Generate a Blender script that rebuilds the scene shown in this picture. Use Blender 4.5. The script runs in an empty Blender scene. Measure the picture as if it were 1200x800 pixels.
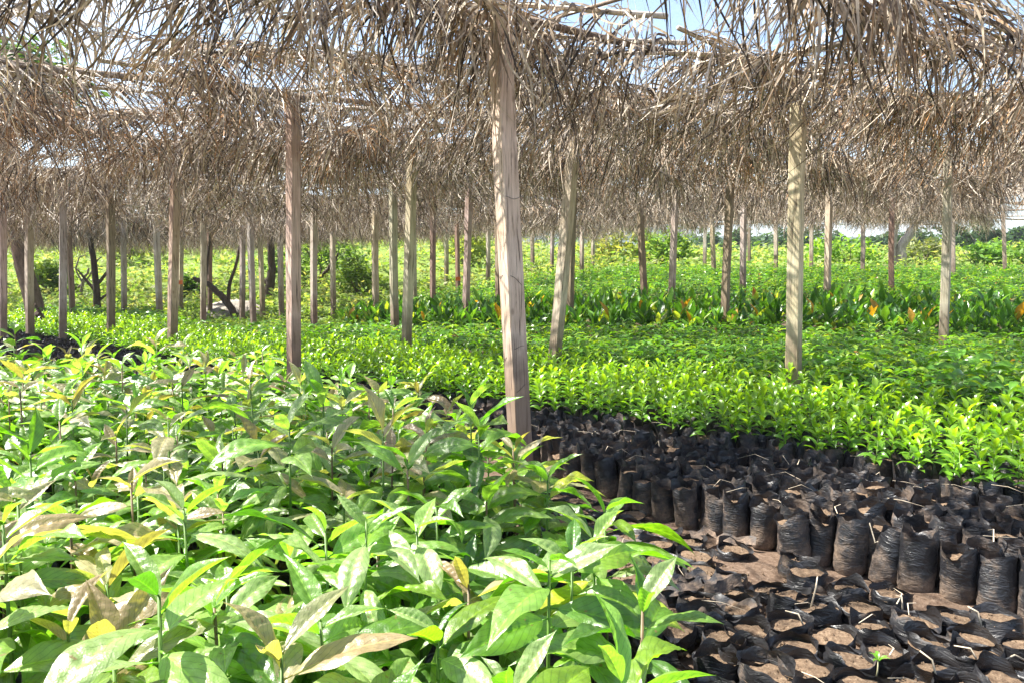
import bpy, math, random
import numpy as np
from mathutils import Matrix, Vector, Euler

R = math.radians
rng = np.random.default_rng(11)
random.seed(5)
S = bpy.context.scene
COL = S.collection

# ------------------------------------------------------------------ camera, sky, sun, exposure
CAM_H, F_PX, PITCH = 1.35, 867.0, math.atan(80 / 867.0)
cam_d = bpy.data.cameras.new('camera')
cam = bpy.data.objects.new('camera', cam_d)
COL.objects.link(cam)
cam.location = (0, 0, CAM_H)
cam.rotation_euler = (R(90) - PITCH, 0, 0)
cam_d.sensor_width = 36.0
cam_d.lens = F_PX / 1200 * 36
cam_d.clip_start = 0.02
cam_d.clip_end = 3000
S.camera = cam

SUN_EL, SUN_AZ = R(57), math.atan2(-0.97, 0.22)      # azimuth from +Y, clockwise
sun_dir = Vector((math.sin(SUN_AZ) * math.cos(SUN_EL), math.cos(SUN_AZ) * math.cos(SUN_EL), math.sin(SUN_EL)))
W = bpy.data.worlds.new('World')
S.world = W
W.use_nodes = True
nt = W.node_tree
nt.nodes.clear()
wo = nt.nodes.new('ShaderNodeOutputWorld')
bg = nt.nodes.new('ShaderNodeBackground')
sky = nt.nodes.new('ShaderNodeTexSky')
sky.sky_type = 'NISHITA'
sky.sun_disc = False
sky.sun_elevation = SUN_EL
sky.sun_rotation = SUN_AZ
sky.air_density = 1.0
sky.dust_density = 1.2
tc = nt.nodes.new('ShaderNodeTexCoord')
mp = nt.nodes.new('ShaderNodeMapping')
mp.inputs['Scale'].default_value = (1.6, 1.6, 4.5)
nz = nt.nodes.new('ShaderNodeTexNoise')
nz.inputs['Scale'].default_value = 1.7
nz.inputs['Detail'].default_value = 7
nz.inputs['Roughness'].default_value = 0.6
rp = nt.nodes.new('ShaderNodeValToRGB')
rp.color_ramp.elements[0].position = 0.50
rp.color_ramp.elements[1].position = 0.74
mxw = nt.nodes.new('ShaderNodeMix')
mxw.data_type = 'RGBA'
mxw.inputs['B'].default_value = (5.2, 5.3, 5.6, 1)
nt.links.new(tc.outputs['Generated'], mp.inputs['Vector'])
nt.links.new(mp.outputs['Vector'], nz.inputs['Vector'])
nt.links.new(nz.outputs['Fac'], rp.inputs['Fac'])
nt.links.new(rp.outputs['Color'], mxw.inputs['Factor'])
nt.links.new(sky.outputs['Color'], mxw.inputs['A'])
nt.links.new(mxw.outputs['Result'], bg.inputs['Color'])
bg.inputs['Strength'].default_value = 0.085
nt.links.new(bg.outputs['Background'], wo.inputs['Surface'])

sl = bpy.data.lights.new('sun', 'SUN')
sl.energy = 5.0
sl.angle = R(0.5)
sl.color = (1.0, 0.95, 0.86)
so = bpy.data.objects.new('sun', sl)
COL.objects.link(so)
so.rotation_euler = sun_dir.to_track_quat('Z', 'Y').to_euler()
so.location = (-10, 5, 20)

S.view_settings.view_transform = 'Standard'
S.view_settings.look = 'None'
S.view_settings.exposure = 1.88
S.view_settings.gamma = 1.0
S.cycles.max_bounces = 8
S.cycles.transmission_bounces = 6

# ------------------------------------------------------------------ helpers
def ray(px, py):
    u, v = (px - 600) / F_PX, (400 - py) / F_PX
    cp, sp = math.cos(PITCH), math.sin(PITCH)
    return Vector((u, cp + v * sp, -sp + v * cp))

def on_z(px, py, z=0.0):                 # where the sight line of a photo point meets the height z
    d = ray(px, py)
    t = (z - CAM_H) / d.z
    return (d.x * t, d.y * t)

def on_y(px, py, y):                     # ... meets the distance y
    d = ray(px, py)
    t = y / d.y
    return (d.x * t, CAM_H + d.z * t)

def lerp_tab(v, xs, ys):
    return np.interp(v, xs, ys)

def gz(x, y):                            # height of the ground
    rgt = lerp_tab(y, [10, 12, 17, 24, 34, 60, 120, 400], [0, .12, .55, 1.15, 2.0, 2.3, 0, -4])
    lft = lerp_tab(y, [19, 24, 34, 60, 120, 400], [0, .75, 2.3, 4.5, 5, 2])
    k = np.clip((np.asarray(x) + 4) / 8, 0, 1)
    k = k * k * (3 - 2 * k)
    return lft * (1 - k) + rgt * k

def inside(x, y, poly):
    c = False
    j = len(poly) - 1
    for i in range(len(poly)):
        xi, yi = poly[i]
        xj, yj = poly[j]
        if (yi > y) != (yj > y) and x < (xj - xi) * (y - yi) / (yj - yi) + xi:
            c = not c
        j = i
    return c

class MB:
    """Collects vertices, quads and triangles with a colour and a UV per vertex; builds one mesh."""
    def __init__(s):
        s.v, s.q, s.t, s.c, s.uv, s.n = [], [], [], [], [], 0
    def add(s, v, q=None, t=None, c=(1, 1, 1), uv=None):
        v = np.asarray(v, float).reshape(-1, 3)
        s.v.append(v)
        if q is not None and len(q): s.q.append(np.asarray(q, int) + s.n)
        if t is not None and len(t): s.t.append(np.asarray(t, int) + s.n)
        c = np.asarray(c, float)
        s.c.append(np.broadcast_to(c, (len(v), 3)) if c.ndim == 1 else c)
        s.uv.append(np.zeros((len(v), 2)) if uv is None else np.asarray(uv, float))
        s.n += len(v)
    def mesh(s, name, mat, smooth=True):
        me = bpy.data.meshes.new(name)
        v = np.concatenate(s.v)
        q = np.concatenate(s.q) if s.q else np.zeros((0, 4), int)
        t = np.concatenate(s.t) if s.t else np.zeros((0, 3), int)
        loops = np.concatenate([q.ravel(), t.ravel()])
        me.vertices.add(len(v)); me.vertices.foreach_set('co', v.astype(np.float32).ravel())
        me.loops.add(len(loops)); me.loops.foreach_set('vertex_index', loops.astype(np.int32))
        starts = np.concatenate([np.arange(len(q)) * 4, len(q) * 4 + np.arange(len(t)) * 3])
        me.polygons.add(len(starts)); me.polygons.foreach_set('loop_start', starts.astype(np.int32))
        me.update(calc_edges=True)
        me.polygons.foreach_set('use_smooth', np.full(len(starts), smooth))
        c = np.concatenate(s.c); ca = me.color_attributes.new('Col', 'FLOAT_COLOR', 'POINT')
        ca.data.foreach_set('color', np.hstack([c, np.ones((len(c), 1))]).astype(np.float32).ravel())
        uv = np.concatenate(s.uv)
        ul = me.uv_layers.new(name='UV')
        ul.data.foreach_set('uv', uv[loops].astype(np.float32).ravel())
        me.materials.append(mat)
        me.validate()
        return me

def link(name, data, parent=None, mw=None, color=None):
    o = bpy.data.objects.new(name, data)
    COL.objects.link(o)
    if parent is not None: o.parent = parent
    if mw is not None: o.matrix_local = mw
    if color is not None: o.color = (*color, 1)
    return o

def tag(o, label=None, cat=None, group=None, kind=None):
    if label: o['label'] = label
    if cat: o['category'] = cat
    if group: o['group'] = group
    if kind: o['kind'] = kind
    return o

def empty(name, loc, rz=0.0):
    o = bpy.data.objects.new(name, None)
    COL.objects.link(o)
    o.empty_display_size = 0.05
    o.location = loc
    o.rotation_euler = (0, 0, rz)
    return o

def tube(mb, pts, rad, n=6, c=(1, 1, 1), cap=True, squash=1.0):
    pts = np.asarray(pts, float)
    rad = np.broadcast_to(np.asarray(rad, float), (len(pts),))
    T = np.gradient(pts, axis=0)
    T /= np.linalg.norm(T, axis=1)[:, None] + 1e-9
    ref = np.array([0.13, 0.31, 1.0]) if abs(T[0, 2]) < 0.8 else np.array([1.0, 0.2, 0.1])
    A = np.cross(T, ref); A /= np.linalg.norm(A, axis=1)[:, None]
    B = np.cross(T, A)
    th = np.arange(n) / n * 2 * math.pi
    V = pts[:, None] + rad[:, None, None] * (np.cos(th)[None, :, None] * A[:, None] + squash * np.sin(th)[None, :, None] * B[:, None])
    m = len(pts)
    q = []
    for i in range(m - 1):
        for j in range(n):
            q.append((i * n + j, i * n + (j + 1) % n, (i + 1) * n + (j + 1) % n, (i + 1) * n + j))
    V = V.reshape(-1, 3)
    t = []
    if cap:
        V = np.vstack([V, pts[:1], pts[-1:]])
        a, b = m * n, m * n + 1
        for j in range(n):
            t.append((a, (j + 1) % n, j))
            t.append((b, (m - 1) * n + j, (m - 1) * n + (j + 1) % n))
    L = np.linspace(0, 1, m)
    uv = np.stack([np.repeat(L, n), np.tile(th / 6.283, m)], 1)
    if cap: uv = np.vstack([uv, [[0, 0], [1, 0]]])
    mb.add(V, q, t, c, uv)

# ------------------------------------------------------------------ materials
def new_mat(name):
    m = bpy.data.materials.new(name)
    m.use_nodes = True
    n = m.node_tree
    return m, n, n.nodes['Principled BSDF'], n.nodes['Material Output']

def N(n, kind, **kw):
    o = n.nodes.new(kind)
    for k, v in kw.items():
        if k in o.inputs: o.inputs[k].default_value = v
        else: setattr(o, k, v)
    return o

def mixc(n, a, b, fac, blend='MIX'):
    m = n.nodes.new('ShaderNodeMix')
    m.data_type = 'RGBA'
    m.blend_type = blend
    for key, val in (('A', a), ('B', b), ('Factor', fac)):
        sock = m.inputs[key]
        if hasattr(val, 'links'): n.links.new(val, sock)
        elif isinstance(val, (int, float)): sock.default_value = val
        else: sock.default_value = (*val, 1)
    return m.outputs['Result']

def ramp(n, fac, stops):
    r = n.nodes.new('ShaderNodeValToRGB')
    e = r.color_ramp.elements
    while len(e) < len(stops): e.new(0.5)
    for el, (p, c) in zip(e, stops):
        el.position = p
        el.color = (*c, 1) if not isinstance(c, (int, float)) else (c, c, c, 1)
    n.links.new(fac, r.inputs['Fac'])
    return r.outputs['Color']

def leaf_mat(name, rough=0.38, trans=0.38, tint=(2.6, 2.3, 0.7), veins=0.0, spec=0.5, coat=0.0, under=None):
    m, n, b, out = new_mat(name)
    att = N(n, 'ShaderNodeAttribute', attribute_name='Col')
    oi = N(n, 'ShaderNodeObjectInfo')
    base = mixc(n, att.outputs['Color'], oi.outputs['Color'], 1.0, 'MULTIPLY')
    gm = N(n, 'ShaderNodeNewGeometry')
    no = N(n, 'ShaderNodeTexNoise', Scale=35.0, Detail=3.0)
    tcn = N(n, 'ShaderNodeTexCoord')
    n.links.new(tcn.outputs['Object'], no.inputs['Vector'])
    mott = ramp(n, no.outputs['Fac'], [(0.3, 0.78), (0.7, 1.15)])
    base = mixc(n, base, mott, 1.0, 'MULTIPLY')
    if veins:
        uv = N(n, 'ShaderNodeUVMap')
        sx = N(n, 'ShaderNodeSeparateXYZ')
        n.links.new(uv.outputs['UV'], sx.inputs['Vector'])
        ab = N(n, 'ShaderNodeMath', operation='ABSOLUTE')
        n.links.new(sx.outputs['Y'], ab.inputs[0])
        k1 = N(n, 'ShaderNodeMath', operation='MULTIPLY_ADD')      # t - 0.16|s|
        n.links.new(ab.outputs[0], k1.inputs[0]); k1.inputs[1].default_value = -0.30
        n.links.new(sx.outputs['X'], k1.inputs[2])
        k2 = N(n, 'ShaderNodeMath', operation='MULTIPLY'); k2.inputs[1].default_value = math.pi * veins
        n.links.new(k1.outputs[0], k2.inputs[0])
        k3 = N(n, 'ShaderNodeMath', operation='SINE'); n.links.new(k2.outputs[0], k3.inputs[0])
        k4 = N(n, 'ShaderNodeMath', operation='ABSOLUTE'); n.links.new(k3.outputs[0], k4.inputs[0])
        vein = ramp(n, k4.outputs[0], [(0.0, 0.55), (0.16, 0.0)])
        mid = ramp(n, ab.outputs[0], [(0.02, 0.8), (0.07, 0.0)])
        base = mixc(n, base, mixc(n, base, (0.6, 0.65, 0.55), 1.0, 'MULTIPLY'), ramp(n, k4.outputs[0], [(0.05, 0.9), (0.34, 0.0)]))  # shade of the side-vein grooves, painted into the leaf colour
        vsum = mid
        pale = mixc(n, base, (1.7, 1.6, 1.3), 1.0, 'MULTIPLY')
        base = mixc(n, base, pale, vsum)
        sp_ = N(n, 'ShaderNodeTexNoise', Scale=55.0, Detail=2.0)
        ofs = N(n, 'ShaderNodeVectorMath', operation='ADD')
        n.links.new(tcn.outputs['Object'], ofs.inputs[0])
        cmb = N(n, 'ShaderNodeCombineXYZ')
        rm = N(n, 'ShaderNodeMath', operation='MULTIPLY'); rm.inputs[1].default_value = 40.0
        n.links.new(oi.outputs['Random'], rm.inputs[0]); n.links.new(rm.outputs[0], cmb.inputs['X']); n.links.new(rm.outputs[0], cmb.inputs['Y'])
        n.links.new(cmb.outputs[0], ofs.inputs[1]); n.links.new(ofs.outputs[0], sp_.inputs['Vector'])
        base = mixc(n, base, (0.16, 0.10, 0.04), ramp(n, sp_.outputs['Fac'], [(0.70, 0.0), (0.74, 0.8)]))
        bp = N(n, 'ShaderNodeBump', Strength=0.35, Distance=0.0015)
        n2 = N(n, 'ShaderNodeTexVoronoi', Scale=260.0)
        n.links.new(tcn.outputs['Object'], n2.inputs['Vector'])
        n.links.new(n2.outputs['Distance'], bp.inputs['Height'])
        n.links.new(bp.outputs['Normal'], b.inputs['Normal'])
    if under is not None:
        paleu = mixc(n, base, under, 1.0, 'MULTIPLY')
        base = mixc(n, base, paleu, gm.outputs['Backfacing'])
    n.links.new(base, b.inputs['Base Color'])
    b.inputs['Roughness'].default_value = rough
    b.inputs['Specular IOR Level'].default_value = spec
    b.inputs['Coat Weight'].default_value = coat
    b.inputs['Coat Roughness'].default_value = 0.3
    tr = N(n, 'ShaderNodeBsdfTranslucent')
    n.links.new(mixc(n, base, tint, 1.0, 'MULTIPLY'), tr.inputs['Color'])
    ms = N(n, 'ShaderNodeMixShader', Fac=trans)
    n.links.new(b.outputs[0], ms.inputs[1]); n.links.new(tr.outputs[0], ms.inputs[2])
    n.links.new(ms.outputs[0], out.inputs['Surface'])
    return m

M_BIG = leaf_mat('broad_leaf', 0.37, 0.36, (2.1, 2.6, 0.6), veins=9, spec=0.65, coat=0.3, under=(1.15, 1.2, 1.05))
M_SMALL = leaf_mat('glossy_leaf', 0.32, 0.38, (2.5, 2.3, 0.6), spec=0.6, coat=0.15)
M_DARK = leaf_mat('bushy_leaf', 0.33, 0.36, (2.4, 2.2, 0.6), spec=0.55)
M_WEED = leaf_mat('weed_leaf', 0.55, 0.42, (2.2, 2.0, 0.8), spec=0.3)
M_TREE = leaf_mat('tree_leaf', 0.5, 0.35, (2.2, 2.0, 0.7), spec=0.35)
M_STEM = leaf_mat('green_stem', 0.5, 0.0, spec=0.3)

def thatch_mat():
    m, n, b, out = new_mat('dry_palm')
    att = N(n, 'ShaderNodeAttribute', attribute_name='Col')
    uv = N(n, 'ShaderNodeUVMap')
    tcn = N(n, 'ShaderNodeTexCoord')
    no = N(n, 'ShaderNodeTexNoise', Scale=22.0, Detail=3.0)
    n.links.new(tcn.outputs['Object'], no.inputs['Vector'])
    v = ramp(n, no.outputs['Fac'], [(0.3, 0.6), (0.7, 1.3)])
    c = mixc(n, att.outputs['Color'], v, 1.0, 'MULTIPLY')
    n.links.new(c, b.inputs['Base Color'])
    b.inputs['Roughness'].default_value = 0.55
    b.inputs['Specular IOR Level'].default_value = 0.35
    tr = N(n, 'ShaderNodeBsdfTranslucent')
    n.links.new(mixc(n, c, (1.1, 1.0, 0.8), 1.0, 'MULTIPLY'), tr.inputs['Color'])
    ms = N(n, 'ShaderNodeMixShader', Fac=0.10)
    n.links.new(b.outputs[0], ms.inputs[1]); n.links.new(tr.outputs[0], ms.inputs[2])
    n.links.new(ms.outputs[0], out.inputs['Surface'])
    return m
M_THATCH = thatch_mat()

def wood_mat():
    m, n, b, out = new_mat('weathered_wood')
    tcn = N(n, 'ShaderNodeTexCoord'); oi = N(n, 'ShaderNodeObjectInfo')
    mp = N(n, 'ShaderNodeMapping', Scale=(26.0, 26.0, 1.3))
    n.links.new(tcn.outputs['Object'], mp.inputs['Vector'])
    off = N(n, 'ShaderNodeMath', operation='MULTIPLY'); off.inputs[1].default_value = 37.0
    n.links.new(oi.outputs['Random'], off.inputs[0]); n.links.new(off.outputs[0], mp.inputs['Location'])
    g = N(n, 'ShaderNodeTexNoise', Scale=2.2, Detail=6.0, Roughness=0.65, Distortion=0.4)
    n.links.new(mp.outputs['Vector'], g.inputs['Vector'])
    st = N(n, 'ShaderNodeTexNoise', Scale=2.6, Detail=4.0)
    n.links.new(tcn.outputs['Object'], st.inputs['Vector'])
    grain = ramp(n, g.outputs['Fac'], [(0.33, (0.09, 0.07, 0.058)), (0.45, (0.49, 0.43, 0.365)), (0.7, (0.70, 0.635, 0.555))])
    stain = ramp(n, st.outputs['Fac'], [(0.32, (0.70, 0.63, 0.54)), (0.6, (1, 1, 1))])
    c = mixc(n, grain, stain, 1.0, 'MULTIPLY')
    # knots
    mk = N(n, 'ShaderNodeMapping', Scale=(9.0, 9.0, 4.2)); n.links.new(tcn.outputs['Object'], mk.inputs['Vector'])
    n.links.new(off.outputs[0], mk.inputs['Location'])
    vo = N(n, 'ShaderNodeTexVoronoi', Scale=1.0); n.links.new(mk.outputs['Vector'], vo.inputs['Vector'])
    kn = ramp(n, vo.outputs['Distance'], [(0.05, (0.25, 0.17, 0.12)), (0.14, (1, 1, 1))])
    c = mixc(n, c, kn, 0.5, 'MULTIPLY')
    c = mixc(n, c, oi.outputs['Color'], 1.0, 'MULTIPLY')
    sz = N(n, 'ShaderNodeSeparateXYZ'); n.links.new(tcn.outputs['Object'], sz.inputs['Vector'])
    ft = N(n, 'ShaderNodeMath', operation='MULTIPLY_ADD'); n.links.new(st.outputs['Fac'], ft.inputs[0]); ft.inputs[1].default_value = -1.3; n.links.new(sz.outputs['Z'], ft.inputs[2])
    c = mixc(n, c, (0.15, 0.10, 0.07), ramp(n, ft.outputs[0], [(0.0, 0.75), (0.25, 0.0)]))
    n.links.new(c, b.inputs['Base Color'])
    b.inputs['Roughness'].default_value = 0.8
    bp = N(n, 'ShaderNodeBump', Strength=0.6, Distance=0.004)
    n.links.new(g.outputs['Fac'], bp.inputs['Height']); n.links.new(bp.outputs['Normal'], b.inputs['Normal'])
    return m
M_WOOD = wood_mat()

def bark_mat():
    m, n, b, out = new_mat('bark')
    tcn = N(n, 'ShaderNodeTexCoord'); oi = N(n, 'ShaderNodeObjectInfo')
    mp = N(n, 'ShaderNodeMapping', Scale=(9.0, 9.0, 3.5)); n.links.new(tcn.outputs['Object'], mp.inputs['Vector'])
    g = N(n, 'ShaderNodeTexNoise', Scale=1.5, Detail=6.0, Roughness=0.7); n.links.new(mp.outputs['Vector'], g.inputs['Vector'])
    c = ramp(n, g.outputs['Fac'], [(0.3, 0.35), (0.55, 1.0), (0.75, 1.6)])
    c = mixc(n, c, oi.outputs['Color'], 1.0, 'MULTIPLY')
    n.links.new(c, b.inputs['Base Color'])
    b.inputs['Roughness'].default_value = 0.9
    bp = N(n, 'ShaderNodeBump', Strength=0.8, Distance=0.03)
    n.links.new(g.outputs['Fac'], bp.inputs['Height']); n.links.new(bp.outputs['Normal'], b.inputs['Normal'])
    return m
M_BARK = bark_mat()

def soil_mat(name='soil', bright=1.0):
    m, n, b, out = new_mat(name)
    gm = N(n, 'ShaderNodeNewGeometry')
    a = N(n, 'ShaderNodeTexNoise', Scale=3.0, Detail=8.0, Roughness=0.7); n.links.new(gm.outputs['Position'], a.inputs['Vector'])
    f = N(n, 'ShaderNodeTexNoise', Scale=60.0, Detail=6.0, Roughness=0.75); n.links.new(gm.outputs['Position'], f.inputs['Vector'])
    k = bright
    c1 = ramp(n, f.outputs['Fac'], [(0.3, (0.075 * k, 0.045 * k, 0.03 * k)), (0.55, (0.185 * k, 0.13 * k, 0.086 * k)), (0.8, (0.40 * k, 0.30 * k, 0.21 * k))])
    c2 = ramp(n, a.outputs['Fac'], [(0.3, 0.6), (0.7, 1.25)])
    n.links.new(mixc(n, c1, c2, 1.0, 'MULTIPLY'), b.inputs['Base Color'])
    b.inputs['Roughness'].default_value = 0.95
    b.inputs['Specular IOR Level'].default_value = 0.15
    bp = N(n, 'ShaderNodeBump', Strength=1.0, Distance=0.012)
    n.links.new(f.outputs['Fac'], bp.inputs['Height']); n.links.new(bp.outputs['Normal'], b.inputs['Normal'])
    return m
M_SOIL = soil_mat('potting_soil', 1.05)

def ground_mat():
    m, n, b, out = new_mat('earth')
    gm = N(n, 'ShaderNodeNewGeometry')
    a = N(n, 'ShaderNodeTexNoise', Scale=1.2, Detail=8.0, Roughness=0.7); n.links.new(gm.outputs['Position'], a.inputs['Vector'])
    f = N(n, 'ShaderNodeTexNoise', Scale=45.0, Detail=6.0, Roughness=0.75); n.links.new(gm.outputs['Position'], f.inputs['Vector'])
    c1 = ramp(n, f.outputs['Fac'], [(0.3, (0.07, 0.042, 0.028)), (0.55, (0.165, 0.115, 0.083)), (0.8, (0.32, 0.24, 0.18))])
    c2 = ramp(n, a.outputs['Fac'], [(0.3, 0.7), (0.7, 1.2)])
    soil = mixc(n, c1, c2, 1.0, 'MULTIPLY')
    grass = ramp(n, f.outputs['Fac'], [(0.3, (0.07, 0.12, 0.02)), (0.7, (0.2, 0.26, 0.05))])
    sp = N(n, 'ShaderNodeSeparateXYZ'); n.links.new(gm.outputs['Position'], sp.inputs['Vector'])
    far = N(n, 'ShaderNodeMapRange'); far.inputs['From Min'].default_value = 17; far.inputs['From Max'].default_value = 21
    n.links.new(sp.outputs['Y'], far.inputs['Value'])
    n.links.new(mixc(n, soil, grass, far.outputs['Result']), b.inputs['Base Color'])
    b.inputs['Roughness'].default_value = 0.95
    b.inputs['Specular IOR Level'].default_value = 0.15
    bp = N(n, 'ShaderNodeBump', Strength=1.0, Distance=0.015)
    n.links.new(f.outputs['Fac'], bp.inputs['Height']); n.links.new(bp.outputs['Normal'], b.inputs['Normal'])
    return m
M_GROUND = ground_mat()

def plastic_mat(name='black_polythene', top=0.15, dusty=0.50):
    m, n, b, out = new_mat(name)
    tcn = N(n, 'ShaderNodeTexCoord'); oi = N(n, 'ShaderNodeObjectInfo'); gm = N(n, 'ShaderNodeNewGeometry')
    a = N(n, 'ShaderNodeTexNoise', Scale=9.0, Detail=7.0, Roughness=0.7); n.links.new(gm.outputs['Position'], a.inputs['Vector'])
    mp = N(n, 'ShaderNodeMapping', Scale=(11.0, 11.0, 34.0)); n.links.new(tcn.outputs['Object'], mp.inputs['Vector'])
    w = N(n, 'ShaderNodeTexNoise', Scale=1.0, Detail=4.0, Distortion=2.2); n.links.new(mp.outputs['Vector'], w.inputs['Vector'])
    f = N(n, 'ShaderNodeTexNoise', Scale=70.0, Detail=5.0, Roughness=0.7); n.links.new(gm.outputs['Position'], f.inputs['Vector'])
    sz = N(n, 'ShaderNodeSeparateXYZ'); n.links.new(tcn.outputs['Object'], sz.inputs['Vector'])
    low = N(n, 'ShaderNodeMapRange'); low.inputs['From Min'].default_value = top; low.inputs['From Max'].default_value = 0.0
    low.inputs['To Min'].default_value = 0.0; low.inputs['To Max'].default_value = 0.20
    n.links.new(sz.outputs['Z'], low.inputs['Value'])
    ad = N(n, 'ShaderNodeMath', operation='ADD'); n.links.new(a.outputs['Fac'], ad.inputs[0]); n.links.new(low.outputs['Result'], ad.inputs[1])
    dust = ramp(n, ad.outputs[0], [(dusty, 0.0), (dusty + .28, 0.9)])
    mud = ramp(n, f.outputs['Fac'], [(0.3, (0.11, 0.07, 0.045)), (0.7, (0.32, 0.225, 0.155))])
    c = mixc(n, (0.018, 0.018, 0.021), mud, dust)
    n.links.new(c, b.inputs['Base Color'])
    n.links.new(ramp(n, ad.outputs[0], [(0.4, 0.28), (0.66, 0.85)]), b.inputs['Roughness'])
    b.inputs['Specular IOR Level'].default_value = 0.6
    bp = N(n, 'ShaderNodeBump', Strength=0.9, Distance=0.008)
    n.links.new(w.outputs['Fac'], bp.inputs['Height'])
    bp2 = N(n, 'ShaderNodeBump', Strength=0.35, Distance=0.004)
    n.links.new(f.outputs['Fac'], bp2.inputs['Height']); n.links.new(bp.outputs['Normal'], bp2.inputs['Normal'])
    n.links.new(bp2.outputs['Normal'], b.inputs['Normal'])
    return m
M_BAG = plastic_mat()
M_LOWBAG = plastic_mat('black_polythene_low', 0.03, 0.56)

def plain(name, c, rough=0.7):
    m, n, b, out = new_mat(name)
    gm = N(n, 'ShaderNodeNewGeometry')
    a = N(n, 'ShaderNodeTexNoise', Scale=25.0, Detail=5.0); n.links.new(gm.outputs['Position'], a.inputs['Vector'])
    v = ramp(n, a.outputs['Fac'], [(0.3, 0.65), (0.7, 1.3)])
    n.links.new(mixc(n, v, c, 1.0, 'MULTIPLY'), b.inputs['Base Color'])
    b.inputs['Roughness'].default_value = rough
    return m
M_STRAW = plain('dry_straw', (0.55, 0.46, 0.34))
M_WIRE = plain('wire', (0.05, 0.04, 0.035), 0.5)
M_ORANGE = plain('orange_plastic', (0.75, 0.16, 0.03), 0.5)
M_MOUND = plain('grey_sand', (0.27, 0.24, 0.20), 0.95)

# ------------------------------------------------------------------ ground, hills
def ground():
    ys = np.concatenate([np.arange(-4, 8, 0.12), np.arange(8, 26, 0.5), np.arange(26, 70, 2.0), np.array([75, 90, 110, 150, 220, 400, 900])])
    us = np.concatenate([np.linspace(-1, 1, 110)])
    X, Y = np.meshgrid(us, ys)
    half = np.maximum(9, np.abs(Y) * 1.7 + 5)
    Xw = X * half
    Z = gz(Xw, Y)
    nearf = np.clip((9 - Y) / 3, 0, 1)
    Z = Z + nearf * 0.012 * (np.sin(Xw * 7.3 + 1.3 * np.sin(Y * 5)) + np.sin(Y * 8.7 + 2 * np.sin(Xw * 4.1))) + rng.normal(0, 0.006, Z.shape) * nearf
    ny, nx = X.shape
    idx = np.arange(ny * nx).reshape(ny, nx)
    q = np.stack([idx[:-1, :-1], idx[:-1, 1:], idx[1:, 1:], idx[1:, :-1]], -1).reshape(-1, 4)
    mb = MB(); mb.add(np.stack([Xw, Y, Z], -1).reshape(-1, 3), q)
    tag(link('ground', mb.mesh('ground', M_GROUND)), kind='structure')
ground()

# ------------------------------------------------------------------ leaves
def leaf_geo(L, Wd, nu=5, nv=2, fold=0.35, p0=0.3, droop=1.2, vein=0.0, nvein=11, roll=0.0, wav=0.0, tip=0.85, twist=0.0, petiole=0.0, seed=0):
    """a leaf along +X from the origin, upper side +Z, midrib bending downwards"""
    t = np.linspace(0, 1, nu + 1)
    ang = p0 - droop * t ** 1.2
    ds = L / nu
    am = (ang[:-1] + ang[1:]) / 2
    x = np.concatenate([[0], np.cumsum(np.cos(am) * ds)]) + petiole * math.cos(p0)
    z = np.concatenate([[0], np.cumsum(np.sin(am) * ds)]) + petiole * math.sin(p0)
    w = Wd / 2 * np.sin(math.pi * np.clip(t, 0, 1) ** tip) ** (0.72 + 0.62 * t)
    w[0] = Wd * 0.035; w[-1] = Wd * 0.012
    s = np.linspace(-1, 1, 2 * nv + 1)
    Tt, Ss = np.meshgrid(t, s, indexing='ij')
    wv = w[:, None]
    ys = Ss * wv
    hgt = np.abs(Ss) * wv * fold * (1 - 0.25 * np.abs(Ss))
    hgt = hgt - roll * (Ss ** 2) * wv
    if vein:
        hgt = hgt + vein * np.abs(np.sin(math.pi * nvein * (Tt - 0.30 * np.abs(Ss)))) * np.clip(1.1 - np.abs(Ss) ** 3, 0, 1) * np.clip(np.abs(Ss) * 4, 0, 1) * np.sin(math.pi * Tt)
    if wav:
        hgt = hgt + wav * wv * Ss ** 2 * np.sin(Tt * 9 + Ss * 1.5 + seed) + wav * .5 * wv * np.sin(Tt * 17 + seed * 2 + Ss * 3) * Ss ** 2
    tw = twist * Tt
    y2 = ys * np.cos(tw) - hgt * np.sin(tw)
    h2 = ys * np.sin(tw) + hgt * np.cos(tw)
    nxv, nzv = -np.sin(ang)[:, None], np.cos(ang)[:, None]
    V = np.stack([x[:, None] + nxv * h2, y2, z[:, None] + nzv * h2], -1).reshape(-1, 3)
    m = 2 * nv + 1
    idx = np.arange((nu + 1) * m).reshape(nu + 1, m)
    q = np.stack([idx[:-1, :-1], idx[1:, :-1], idx[1:, 1:], idx[:-1, 1:]], -1).reshape(-1, 4)
    uv = np.stack([Tt, Ss], -1).reshape(-1, 2)
    return V, q, uv

def mat_from(loc, rz, ry=0.0, rx=0.0, s=1.0):
    return Matrix.Translation(loc) @ Euler((rx, ry, rz), 'XYZ').to_matrix().to_4x4() @ Matrix.Scale(s, 4)

def apply(V, M):
    A = np.array(M)
    return V @ A[:3, :3].T + A[:3, 3]

# big leaves (foreground bed): many veined variants, shared
def petiole_add(mb, p0, ln, r=0.0022, c=(0.9, 1.0, 0.5)):
    if ln <= 0: return
    e = np.array([math.cos(p0) * ln * 1.05, 0, math.sin(p0) * ln * 1.05])
    tube(mb, [(0, 0, 0), e * 0.5 + [0, 0, 0.001], e], [r * 1.2, r, r * 0.8], 5, c)

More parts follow.
